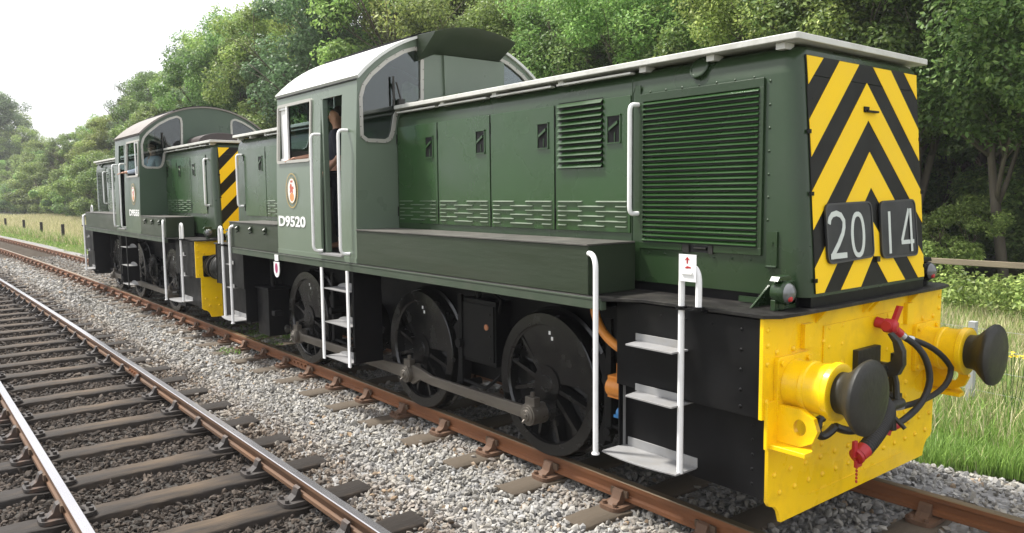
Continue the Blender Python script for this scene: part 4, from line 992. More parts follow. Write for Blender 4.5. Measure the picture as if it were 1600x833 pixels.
        b = MB(); b.prism([(-.20, 3.15), (-.215, 3.695), (.615, 3.695), (.60, 3.15)], 'x', CAB1 + .0005, CAB1 + .03); B(b, 'exhaust_casing', cabm, bev=.004)
        b = MB(); b.prism(rounded([(-.40, 3.12), (.30, 3.12), (.30, 3.235), (-.40, 3.235)], .05), 'x', -4.45, -4.1); b.prism(rounded([(.32, 3.12), (.7, 3.12), (.7, 3.24), (.32, 3.24)], .05), 'x', -4.35, -3.9)  # rounded boxes on the hood top, added to stand in for reflections
        B(b, 'reflection_boxes', GREEN2, bev=.01)
    else:
        b = MB(); b.prism([(-.42, 3.121), (.42, 3.121)] + [(.42 * math.cos(RAD(t)), 3.24 + .15 * math.sin(RAD(t))) for t in range(0, 181, 15)], 'x', ES(-2.72), ES(-1.95)); B(b, 'hood_ventilator', mat('ventilator_brown', (.035, .026, .024), .6), bev=.01)
    # cab interior
    b = MB(); b.box(CAB0 + .04, CAB1 - .04, -1.2, 1.2, 1.50, 1.562); fl_ = B(b, 'cab_floor', INTDK)
    b = MB(); b.box(CAB1 - .10, CAB1 - .042, -1.19, 1.19, 1.565, 2.74); b.box(CAB1 - .5, CAB1 - .12, -.65, .5, 1.565, 2.55); b.box(CAB0 + .042, CAB0 + .10, -1.19, 1.19, 1.565, 2.74); b.box(CAB0 + .12, CAB0 + .5, -.5, .6, 1.565, 2.5)
    for sy in (-1, 1): b.box(-6.69, -5.62, sy * 1.21, sy * 1.262, 1.565, 2.585)
    ct = B(b, 'control_desk', INTER if number == 'D9520' else INTDK, bev=.01)
    b = MB(); b.cyl((-4.9, .2, 1.57), (-4.9, .2, 2.35), .05); b.box(-5.12, -4.72, 0, .4, 2.35, 2.42); b.box(-5.2, -4.85, -.9, -.5, 2.0, 2.08); b.cyl((-5.0, -.7, 1.57), (-5.0, -.7, 2.0), .05); b.box(-4.9, -4.85, -.9, -.5, 2.08, 2.4); B(b, 'seat', INTDK, bev=.01)
    b = MB(); b.use(WHITE); b.box(-6.0, -5.1, .9, .93, 2.32, 2.52); b.box(-5.75, -5.35, .88, .90, 2.28, 2.56); b.use(INTDK); b.cyl((-5.55, .87, 2.42), (-5.55, .885, 2.42), .09); b.cyl((-5.88, .89, 2.42), (-5.88, .905, 2.42), .05)
    B(b, 'gauge_panel', None)
    b = MB(); b.box(-6.0, -4.95, .94, 1.19, 1.565, 2.5); B(b, 'cabinet', INTDK)
    # ---- ladder below the cab door
    b = MB()
    for X in (-5.495, -4.875): b.box(X - .022, X + .022, s * 1.318, s * 1.300, .375, 1.405)
    ld = B(b, 'cab_ladder', WHITE if headcode else BLACK, bev=.002)
    for zz in (1.175, .800, .410):
        b = MB(); n_ = 10; top = [(-5.47 + .57 * k / n_, s * 1.16) for k in range(n_ + 1)]
        b.prism([(-5.473, s * 1.305), (-4.897, s * 1.305), (-4.897, s * 1.13), (-5.473, s * 1.13)], 'z', zz - .006, zz + .004)
        vs = []
        for k in range(n_ + 1):
            t = k / n_; hh = .012 + .050 * math.sin(math.pi * t) ** .7; x = -5.473 + .576 * t; vs += [(x, s * 1.13, zz), (x, s * 1.13, zz + hh), (x, s * 1.122, zz + hh), (x, s * 1.122, zz)]
        fs = [(4 * k + q, 4 * k + 4 + q, 4 * k + 4 + (q + 1) % 4, 4 * k + (q + 1) % 4) for k in range(n_) for q in range(4)] + [(0, 1, 2, 3), (4 * n_ + 3, 4 * n_ + 2, 4 * n_ + 1, 4 * n_)]
        b.add(vs, fs); B(b, 'rung', STEPM, parent=ld)
    b = MB(); b.box(-4.84, -4.80, s * 1.28, s * .95, .42, 1.405); b.box(-5.47, -4.90, s * 1.10, s * 1.11, .40, 1.40) if False else None
    b.box(-4.845, -4.80, s * 1.31, s * 1.28, .55, .60)
    B(b, 'ladder_bracket', BLACK)
    # white oval tag on the valance
    if number == 'D9520':
        b = MB(); xt = -6.73; yt = s * 1.325
        b.prism([(xt - .055, 1.40), (xt + .055, 1.40), (xt + .055, 1.475), (xt - .055, 1.475)], 'y', yt, yt + s * .006)
        b.prism([(xt - .085, 1.385), (xt + .085, 1.385)] + [(xt + .085 * math.cos(RAD(t)), 1.29 + .095 * math.sin(RAD(t))) for t in range(0, -181, -15)], 'y', yt, yt + s * .008)
        tg_ = B(b, 'tail_disc', WHITE)
        b = MB(); b.prism([(xt + .04 * math.cos(RAD(t)), 1.31 + .062 * math.sin(RAD(t))) for t in range(0, 360, 15)], 'y', yt + s * .009, yt + s * .011)
        B(b, 'disc_centre', mat('magenta', (.38, .03, .13), .4), parent=tg_)
    if headcode:
        D = lambda a, c, t: Vector((xf(c) + t, a, c))
        for nm, pl in (('a', [(-.59, 1.748), (-.02, 1.765), (-.035, 2.128), (-.60, 2.119)]), ('b', [(.082, 1.745), (.60, 1.74), (.575, 2.135), (.078, 2.125)])):
            rp = rounded(pl, .06, 5)
            def fp(mb, pl, d0, d1):
                n_ = len(pl); vs = [(xf(p[1]) + d0, p[0], p[1]) for p in pl] + [(xf(p[1]) + d1, p[0], p[1]) for p in pl]
                mb.add(vs, [tuple(range(n_)), tuple(range(n_, 2 * n_))] + [(i, (i + 1) % n_, n_ + (i + 1) % n_, n_ + i) for i in range(n_)])
            b = MB(); fp(b, rp, .0125, .026); pl_ = B(b, 'number_board', PLATEG, bev=.003)
            flat('board_rim', rp, [ring2d(rp, -.012)], .004, mat('rim_grey', (.05, .05, .05), .5), pl_, FN(lambda a, c, t: (xf(c) + .0285 + t, a, c)))
            def stroke(pts, w, x0=.0262, x1=.0290):
                """flat pen stroke along points"""
                P = [Vector(p) for p in pts]; L_, R2 = [], []
                for i in range(len(P)):
                    t = (P[min(i + 1, len(P) - 1)] - P[max(i - 1, 0)]).normalized(); n2 = Vector((-t.y, t.x)) * w / 2; L_.append(P[i] + n2); R2.append(P[i] - n2)
                vs = []
                for q in range(len(P)):
                    for p in (L_[q], R2[q]): vs += [(xf(p.y) + x0, p.x, p.y), (xf(p.y) + x1, p.x, p.y)]
                fs = []
                for q in range(len(P) - 1):
                    a = 4 * q; fs += [(a, a + 4, a + 6, a + 2), (a + 1, a + 3, a + 7, a + 5), (a, a + 1, a + 5, a + 4), (a + 2, a + 6, a + 7, a + 3)]
                fs += [(0, 2, 3, 1), (4 * (len(P) - 1), 4 * (len(P) - 1) + 1, 4 * (len(P) - 1) + 3, 4 * (len(P) - 1) + 2)]
                return vs, fs
            if nm == 'a':
                b = MB(); b.add(*stroke([(-.565, 1.995), (-.555, 2.025), (-.525, 2.05), (-.475, 2.058), (-.425, 2.045), (-.392, 2.01), (-.392, 1.97), (-.41, 1.93), (-.46, 1.87), (-.52, 1.815), (-.545, 1.79)], .034))
                b.add(*stroke([(-.562, 1.797), (-.372, 1.797)], .034, .0294, .0315)); B(b, 'digit', DIGIT, parent=pl_)
                b = MB(); cx_, cz_, ra, rb = -.222, 1.918, .072, .130
                b.add(*stroke([(cx_ + ra * math.copysign(abs(math.cos(RAD(t))) ** .8, math.cos(RAD(t))), cz_ + rb * math.sin(RAD(t))) for t in range(0, 366, 12)], .030)); B(b, 'digit', DIGIT, parent=pl_)
            else:
                b = MB(); b.add(*stroke([(.195, 2.055), (.197, 1.775)], .030)); B(b, 'digit', DIGIT, parent=pl_)
                b = MB(); b.add(*stroke([(.475, 2.066), (.365, 1.850)], .028)); b.add(*stroke([(.352, 1.842), (.535, 1.842)], .028, .0294, .0315)); b.add(*stroke([(.487, 2.07), (.497, 1.775)], .028, .0319, .034)); B(b, 'digit', DIGIT, parent=pl_)
        b = MB(); b.box(xf(1.75) + .01, xf(1.75) + .03, .01, .05, 1.73, 1.765); B(b, 'board_clip', BUFM)
    return T

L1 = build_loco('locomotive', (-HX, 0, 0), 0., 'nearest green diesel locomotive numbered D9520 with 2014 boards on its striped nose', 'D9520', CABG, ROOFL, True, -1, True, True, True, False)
T2 = RAD(-.30 + 0); X2, Y2 = -10.548, cy(-10.548)
# second locomotive faces the other way round: its short hood is towards the first
c2 = Vector((X2, Y2)) + Vector((-HX * math.cos(T2), -HX * math.sin(T2)))
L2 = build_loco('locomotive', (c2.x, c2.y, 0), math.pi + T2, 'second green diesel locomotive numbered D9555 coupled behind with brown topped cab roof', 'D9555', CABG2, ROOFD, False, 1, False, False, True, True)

# ================================================================== VEGETATION
def leaves(centers, radii, per, size, r, cols, up=.55, shape=(1, 1, .8)):
    """leaf quads spread through clumps: returns verts, faces, colours"""
    n = len(centers) * per
    c = np.repeat(np.array(centers), per, 0); rr = np.repeat(np.array(radii), per)
    d = r.standard_normal((n, 3)); d /= np.linalg.norm(d, axis=1, keepdims=True)
    p = c + d * (rr * r.uniform(.25, 1, n) ** .6)[:, None] * np.array(shape)
    s = size * r.uniform(.6, 1.35, n)
    nn = r.standard_normal((n, 3)) * (1 - up); nn[:, 2] += up; nn += d * .55; nn /= np.linalg.norm(nn, axis=1, keepdims=True)
    t = np.cross(nn, r.standard_normal((n, 3))); t /= np.linalg.norm(t, axis=1, keepdims=True); b = np.cross(nn, t)
    bend = nn * (s * r.uniform(-.15, .25, n))[:, None]
    v = np.stack([p - t * s[:, None] * .62, p + b * s[:, None] * .34 + bend, p + t * s[:, None] * .62, p - b * s[:, None] * .34 + bend], 1).reshape(-1, 3)
    f = np.arange(n * 4).reshape(n, 4)
    col = np.array(cols)[r.integers(0, len(cols), n)] * r.uniform(.65, 1.35, n)[:, None]
    clump = np.repeat(r.uniform(.75, 1.3, len(centers)), per); col = col * clump[:, None]
    return v, f, col
MIDG = [(.145, .255, .040), (.18, .30, .05), (.11, .205, .034), (.23, .34, .07)]
DARKG = [(.095, .185, .032), (.13, .235, .040), (.075, .15, .028), (.18, .28, .055)]
BLUEG = [(.12, .21, .08), (.15, .25, .09), (.10, .18, .07)]
def limb(b, p, d, L, r, depth, rnd, tips, wob=.25):
    pts = [p.copy()]; rs = [r]; n = 5
    for i in range(n):
        d = (d + Vector((rnd.uniform(-wob, wob), rnd.uniform(-wob, wob), rnd.uniform(-.05, .2))) * .35).normalized()
        p = p + d * L / n; pts.append(p.copy()); rs.append(max(.012, r * (1 - .55 * (i + 1) / n)))
    b.sweep(pts, rs, 7 if depth == 0 else 5)
    tips.append((p.copy(), depth))
    if depth < 3:
        for k in range(3 if depth else 5):
            t = rnd.uniform(.4, 1.0); q = pts[int(t * n)]; a = rnd.uniform(0, 6.28); e = rnd.uniform(.35, .9)
            nd = (d * .75 + Vector((math.cos(a) * e, math.sin(a) * e, rnd.uniform(-.05, .35)))).normalized()
            limb(b, q.copy(), nd, L * rnd.uniform(.48, .68), max(.014, rs[int(t * n)] * .6), depth + 1, rnd, tips)
def tree_proto(seed, H, crown_r, crown_lo, cols, nclump, per, lsize, stems=1, bark=BARK, low_density=1.):
    rnd = random.Random(seed); r = np.random.default_rng(seed); b = MB(); tips = []
    for k in range(stems):
        a = rnd.uniform(0, 6.28); off = Vector((math.cos(a), math.sin(a), 0)) * (.22 * (stems > 1))
        lean = Vector((math.cos(a) * (.22 if stems > 1 else .05), math.sin(a) * (.22 if stems > 1 else .05), 1)).normalized()
        limb(b, off + Vector((0, 0, -.3)), lean, H * .58, (.15 if stems > 1 else .22) * H / 12, 0, rnd, tips, .18)
    tm = b.use(bark).mesh('trunk') if not b.mats else b.mesh('trunk')
    if not tm.materials: tm.materials.append(bark)
    for f_ in tm.polygons: f_.use_smooth = True
    cs, rs = [], []
    tp = [t for t, dpt in tips if dpt >= 1 and t.z > crown_lo * .8 and t.z < H and math.hypot(t.x, t.y) < crown_r]
    for t in tp[:nclump // 2]: cs.append(t[:]); rs.append(rnd.uniform(.5, 1.0) * crown_r * .26)
    zc = (H + crown_lo) / 2; hz = (H - crown_lo) / 2
    lob = [(rnd.uniform(0, 6.28), rnd.uniform(-.6, .9), rnd.uniform(.1, .3)) for _ in range(7)]
    while len(cs) < nclump:
        th = rnd.uniform(0, 6.28); u = rnd.uniform(-1, 1); q = rnd.uniform(.55, 1.0)
        k = 1 + sum(A * math.exp(-((math.cos(th - a) - 1) ** 2 * 2 + (u - z_) ** 2 * 3)) for a, z_, A in lob) - .15
        w = math.sqrt(max(0, 1 - u * u * .92)) * (1 if u > -.4 else .9)
        cs.append((math.cos(th) * crown_r * w * q * k, math.sin(th) * crown_r * w * q * k, zc + hz * u * (.93 if u > 0 else 1) * min(1.1, k))); rs.append(rnd.uniform(.14, .28) * crown_r)
    v, f, c = leaves(cs, rs, per, lsize, r, cols)
    cm = attr_mesh('crown', v, f, c, LEAF)
    return tm, cm
print('trees')
PROT = [tree_proto(11, 13, 3.6, 3.6, MIDG, 120, 300, .15), tree_proto(12, 15, 4.2, 3.0, MIDG, 130, 300, .16, stems=3),
        tree_proto(13, 12, 3.4, 4.2, DARKG, 120, 300, .14, stems=4), tree_proto(14, 16, 4.0, 3.2, BLUEG, 130, 280, .17, stems=2),
        tree_proto(15, 9, 3.0, 1.2, MIDG, 100, 300, .15, stems=3)]
NEARP = [tree_proto(21, 10.5, 3.7, 3.6, DARKG, 190, 520, .105, stems=4, bark=BARKG), tree_proto(22, 10, 3.6, 3.9, MIDG, 190, 520, .10, stems=3, bark=BARKG), tree_proto(23, 11, 3.4, 3.3, DARKG, 190, 520, .105, stems=3, bark=BARKG)]
BUSH = [tree_proto(31, 3.4, 2.1, .3, MIDG, 60, 420, .095, stems=3), tree_proto(32, 2.6, 1.9, .2, DARKG, 60, 420, .09, stems=3)]
GZ = -.36
def plant_tree(P, x, y, sc, label, cat='tree', group='trees in the woodland belt', z=GZ, rz=None, name=None, sz=1.):
    T = empty(name or ('bush' if cat == 'bush' else 'tree'), (x, y, z), random.uniform(0, 6.28) if rz is None else rz); T.scale = (sc, sc, sc * sz)
    tag(T, label, cat, group); link('trunk' if cat == 'tree' else 'stems', P[0], T); link('crown' if cat == 'tree' else 'foliage', P[1], T); return T
G1 = 'dense green tree in the woodland belt behind the locomotives'
rr = random.Random(5)
# front row, close to the line on the right: multi-stemmed with bare lower trunks
spots = [(-4.3, 15.6, 0, 1.), (-1.2, 16.8, 2, 1.), (-7.6, 16.4, 0, 1.05), (-10.5, 15.6, 1, .95), (-13.6, 16.6, 2, 1.), (2.4, 16.5, 0, 1.), (-16.8, 15.8, 1, 1.05), (-20, 16.8, 2, 1.0), (-23.5, 15.8, 1, 1.05), (-27.2, 16.8, 0, 1.15)]
for i, (x, y, k, sc) in enumerate(spots):
    lab = {0: 'multi stemmed tree with bare grey trunks just right of the striped nose', 1: 'leafy tree at the right edge of the photo beyond the rail fence'}.get(i, 'broadleaf tree standing directly behind the nearer locomotive')
    plant_tree(NEARP[k], x, y, sc, lab, group='trees behind the nearer locomotive' if i > 1 else None)
for i in range(17):
    x = -31 - i * 4.6 + rr.uniform(-1, 1); plant_tree(PROT[(0, 1, 3, 2, 0)[i % 5]], x, 16 + rr.uniform(-1.5, 2.5), rr.uniform(1.08, 1.2) * (1.02 if i < 6 else .97 - .02 * (i - 6)), G1)
for i in range(24):
    x = 8 - i * 5.2 + rr.uniform(-1, 1); plant_tree(PROT[(1, 0, 3, 2)[i % 4]], x, 22.5 + rr.uniform(-1.5, 1.5), rr.uniform(1.0, 1.15) * (.95 if i < 9 else (1.12 if i < 15 else 1.1 - .045 * (i - 14))), G1)
for i in range(16):
    x = 6 - i * 7.2 + rr.uniform(-1, 1); plant_tree(PROT[(4, 0, 4, 1)[i % 4]], x, 29 + rr.uniform(-1.5, 1.5), rr.uniform(.9, 1.05) * (1.1 if i < 9 else .95), G1)
# tall shoulder of the wood at the left, and the lower trees beyond the meadow
for i, (x, y, k, sc) in enumerate([(-108, 21, 1, .93), (-114, 24, 3, .82), (-121, 23, 0, .85), (-104, 26, 0, 1.1), (-128, 26, 4, 1.05), (-97, 19, 3, .92)]):
    plant_tree(PROT[k], x, y, sc, 'tall tree at the left shoulder of the woodland ridge', group='trees at the left end of the ridge')
for i in range(18):
    plant_tree(PROT[(4, 4, 2)[i % 3]], -100 - i * 4.4, 15.5 + rr.uniform(-1, 1) - i * .12, rr.uniform(.95, 1.15) * (1. if i % 3 != 2 else .85), 'low rounded tree beyond the straw coloured meadow on the left', group='low trees beyond the meadow')
for i, (x, y, k, sc) in enumerate([(-183, 12.5, 3, 1.45), (-190, 14, 1, 1.5), (-178, 17, 1, 1.1), (-200, 10, 3, 1.4), (-196, 6, 0, 1.0), (-205, 1, 0, 1.)]):
    plant_tree(PROT[k], x, y, sc, 'tall blue green tree at the far left edge of the photo', group='tall trees at the far left')
# undergrowth along the foot of the wood
for i in range(26):
    x = 3.5 - i * 2.3 + rr.uniform(-.5, .5)
    if i in (2, 3): continue
    plant_tree(BUSH[i % 2], x, 14.6 + rr.uniform(-.6, .9) + (1.2 if i < 5 else 0), rr.uniform(.6, .9) * (.75 if i < 5 else 1.5), 'bushy green shrub at the foot of the woodland belt', 'bush', 'shrubs under the woodland edge')
for i in range(26):
    plant_tree(BUSH[i % 2], 4 - i * 2.9, 19.8 + rr.uniform(-1, 1), rr.uniform(1.1, 1.5), 'shady shrub deep in the wood behind the trunks', 'bush', 'shrubs inside the wood')

for i in range(46):
    x = -36 - i * 3.6 + rr.uniform(-.8, .8)
    plant_tree(BUSH[i % 2], x, 13.2 + rr.uniform(-1., 1.) - max(0, i - 20) * .07, rr.uniform(1.5, 2.2), 'rounded bush along the far side of the meadow on the left', 'bush', 'bushes beyond the meadow')
for i in range(9):
    plant_tree(BUSH[i % 2], 5 - i * 4.2, 34, rr.uniform(2.3, 2.7), 'shady shrub deep in the wood behind the trunks', 'bush', 'shrubs inside the wood')
for i in range(12):
    plant_tree(PROT[4], 6 - i * 3.2, 25.5 + rr.uniform(-1, 1), rr.uniform(.75, .95), 'low bushy tree filling the wood behind the trunks at the right', group='low trees inside the wood')
# ---- grass
def blades(n, xf_, yf_, h, w, straw, seed, zf=None, clump=0):
    r = np.random.default_rng(seed); x = xf_(r, n); y = yf_(r, n, x)
    hh = h * r.uniform(.45, 1.25, n); a = r.uniform(0, 2 * np.pi, n); ln = r.uniform(.05, .55, n) * hh; a2 = r.uniform(0, 2 * np.pi, n)
    z = np.full(n, -.40) if zf is None else zf(x, y)
    ww = w * r.uniform(.6, 1.4, n); dx, dy = np.cos(a) * ww / 2, np.sin(a) * ww / 2
    b0 = np.stack([x - dx, y - dy, z], -1); b1 = np.stack([x + dx, y + dy, z], -1)
    mx_, my_ = np.cos(a2) * ln * .35, np.sin(a2) * ln * .35
    m0 = np.stack([x - dx * .7 + mx_, y - dy * .7 + my_, z + hh * .6], -1); m1 = np.stack([x + dx * .7 + mx_, y + dy * .7 + my_, z + hh * .6], -1)
    t0 = np.stack([x + np.cos(a2) * ln, y + np.sin(a2) * ln, z + hh], -1); t1 = t0 + np.stack([dx * .15, dy * .15, 0 * dx], -1)
    v = np.stack([b0, b1, m1, m0, t1, t0], 1).reshape(-1, 3); k = np.arange(n)[:, None] * 6
    f = np.stack([k + np.array([0, 1, 2, 3]), k + np.array([3, 2, 4, 5])], 1).reshape(-1, 4)
    g = np.array([(.17, .30, .030), (.22, .36, .045), (.13, .24, .028)])[r.integers(0, 3, n)]; s_ = np.array([(.46, .42, .20), (.55, .49, .28), (.36, .36, .14)])[r.integers(0, 3, n)]
    ps = straw(x, y, r); c = np.where((r.random(n) < ps)[:, None], s_, g) * r.uniform(.7, 1.3, n)[:, None]
    return v, f, np.repeat(c, 2, 0)
def cyv(x): return np.where(x < -4.7, -KC * (x + 4.7) ** 2 / 2, 0)
def edge(x): return 2.45 + .16 * np.sin(x * 1.9) + .10 * np.sin(x * 5.3 + 1) - .6 / (1 + np.exp((x + 14) / 2.)) + cyv(x)
parts_ = []
parts_.append(blades(150000, lambda r, n: r.uniform(-11, 2.6, n), lambda r, n, x: edge(x) + np.abs(r.exponential(1.3, n)), .20, .009, lambda x, y, r: np.clip((y - 3.4) * .25, .03, .5), 1, zf=lambda x, y: np.where(y < 2.8, -.36, -.42)))
parts_.append(blades(150000, lambda r, n: r.uniform(-20, 3, n), lambda r, n, x: r.uniform(3.2, 15.5, n), .32, .012, lambda x, y, r: np.clip(.45 + .03 * (y - 5), .3, .65) * (y < 12.5) + .08, 2))
parts_.append(blades(60000, lambda r, n: r.uniform(-40, -9, n), lambda r, n, x: edge(x) - .15 + np.abs(r.exponential(1.0, n)), .24, .018, lambda x, y, r: .25 + 0 * x, 3))
parts_.append(blades(120000, lambda r, n: -18 - 100 * r.random(n) ** 1.3, lambda r, n, x: cyv(x) + 3.0 + r.uniform(0, 1, n) ** 1.3 * (13 - cyv(x)), .55, .045, lambda x, y, r: np.clip(.6 + .4 * (y - cyv(x) - 3.3), .4, .985), 4))
parts_.append(blades(40000, lambda r, n: -30 - 110 * r.random(n), lambda r, n, x: cyv(x) + 2.0 + r.uniform(0, 1.8, n), .20, .05, lambda x, y, r: .2 + 0 * x, 5))
V_, F_2, C_ = [], [], []; o_ = 0
for v, f, c in parts_: V_.append(v); F_2.append(f + o_); C_.append(c); o_ += len(v)
o = link('verge_grass', attr_mesh('verge_grass', np.concatenate(V_), np.concatenate(F_2), np.concatenate(C_), GRASSM)); tag(o, 'long mixed green and straw grass on the verge beyond the track', 'grass', kind='stuff')
# low broad-leaved weeds in front of the wood at the right and a tuft between the locomotives
r_ = np.random.default_rng(9)
cs = [(float(x), float(y), float(z)) for x, y, z in zip(r_.uniform(-9, 1, 150), r_.uniform(11.2, 14.8, 150), r_.uniform(-.35, .35, 150))]
v, f, c = leaves(cs, [.42] * 150, 170, .085, r_, MIDG)
o = link('weeds', attr_mesh('weeds', v, f, c, LEAF)); tag(o, 'broad leaved weeds and brambles at the foot of the trees', 'weeds', kind='stuff')
cs = [(float(x), float(y), -.2) for x, y in zip(r_.uniform(-12.3, -9.2, 60), r_.uniform(-.55, .8, 60))] + [(-9.3, -1.05, -.18), (-9.5, -1.1, -.18)]
v, f, c = leaves(cs, [.14] * 62, 60, .035, r_, [(.10, .21, .03), (.07, .15, .02)], shape=(1, 1, .45))
o = link('ground_weeds', attr_mesh('ground_weeds', v, f, c, LEAF)); tag(o, 'low green weeds growing on the ballast between the two locomotives', 'weeds', kind='stuff')

# ---- fences
P_ = MB()
def fence_post(x, y, h, w, M, label, nm, group):
    b = MB(); b.prism([(x - w, y - w), (x + w, y - w), (x + w, y + w), (x - w, y + w)], 'z', -.5, -.36 + h)
    o = b.build(nm, M, None, bev=.006); tag(o, label, 'post', group); o.data.materials[0] = M; return o
for i, (x, y, h) in enumerate([(-47.0, 2.48, 1.15), (-54.4, 2.42, 1.1), (-61.5, 2.3, 1.1), (-70, 2.05, 1.05), (-79, 1.7, 1.05), (-89, 1.2, 1.05), (-100, .6, 1.05)]):
    fence_post(x, y + .0, h * .95, .075, POSTD, 'dark wooden fence post in the meadow at the left', 'fence_post', 'dark posts along the left meadow')
wp = [(-1.15, 4.86), (2.0, 4.5), (-4.6, 5.1), (-8, 5.3)]
T = empty('wire_fence', (-1.15, 4.86, -.4)); tag(T, 'thin wire fence with pale posts in the grass behind the far buffer', 'fence')
for x, y in wp:
    b = MB(); b.box(x - .04 + 1.15, x + .04 + 1.15, y - .04 - 4.86, y + .04 - 4.86, -.1, 1.05 if x != 2.0 else 1.0); b.build('post', CONC, T, bev=.006)
for zz in (.25, .5, .75, .98):
    b = MB(); b.sweep([(x + 1.15, y - 4.86 - .04, zz) for x, y in sorted(wp)], .002, 5); b.build('wire', WIRE, T)
T = empty('rail_fence', (-4.5, 13.3, GZ)); tag(T, 'low weathered timber rail fence in front of the trees at the right', 'fence')
for k in range(6):
    b = MB(); b.box(-6 + 2.4 * k - .05, -6 + 2.4 * k + .05, -.05, .05, -.1, .96); b.build('post', WOOD, T, bev=.01)
b = MB(); b.box(-6.4, 6.8, -.10, -.052, .90, 1.03); b.build('rail', WOOD, T, bev=.012)
# yellow flowers beside the far buffer
T = empty('ragwort', (-.52, 4.3, -.4)); tag(T, 'yellow flowering weed in the grass beside the far buffer', 'plant')
b = MB()
for k in range(7):
    b.sweep([(random.uniform(-.03, .03), random.uniform(-.03, .03), 0), ((k - 3) * .03, .02 * (k % 3), .40), ((k - 3) * .045, .03 * (k % 3), .80 + .03 * (k % 2))], .004, 5)
b.build('stems', mat('stem_green', (.07, .13, .03), .7), T)
b = MB()
for k in range(7):
    for q in range(4): b.dome(((k - 3) * .045 + random.uniform(-.03, .03), .03 * (k % 3) + random.uniform(-.03, .03), .80 + .03 * (k % 2) + random.uniform(-.02, .02)), (0, 0, 1), .015, .6, 7)
b.build('flower_heads', FLOWER, T)

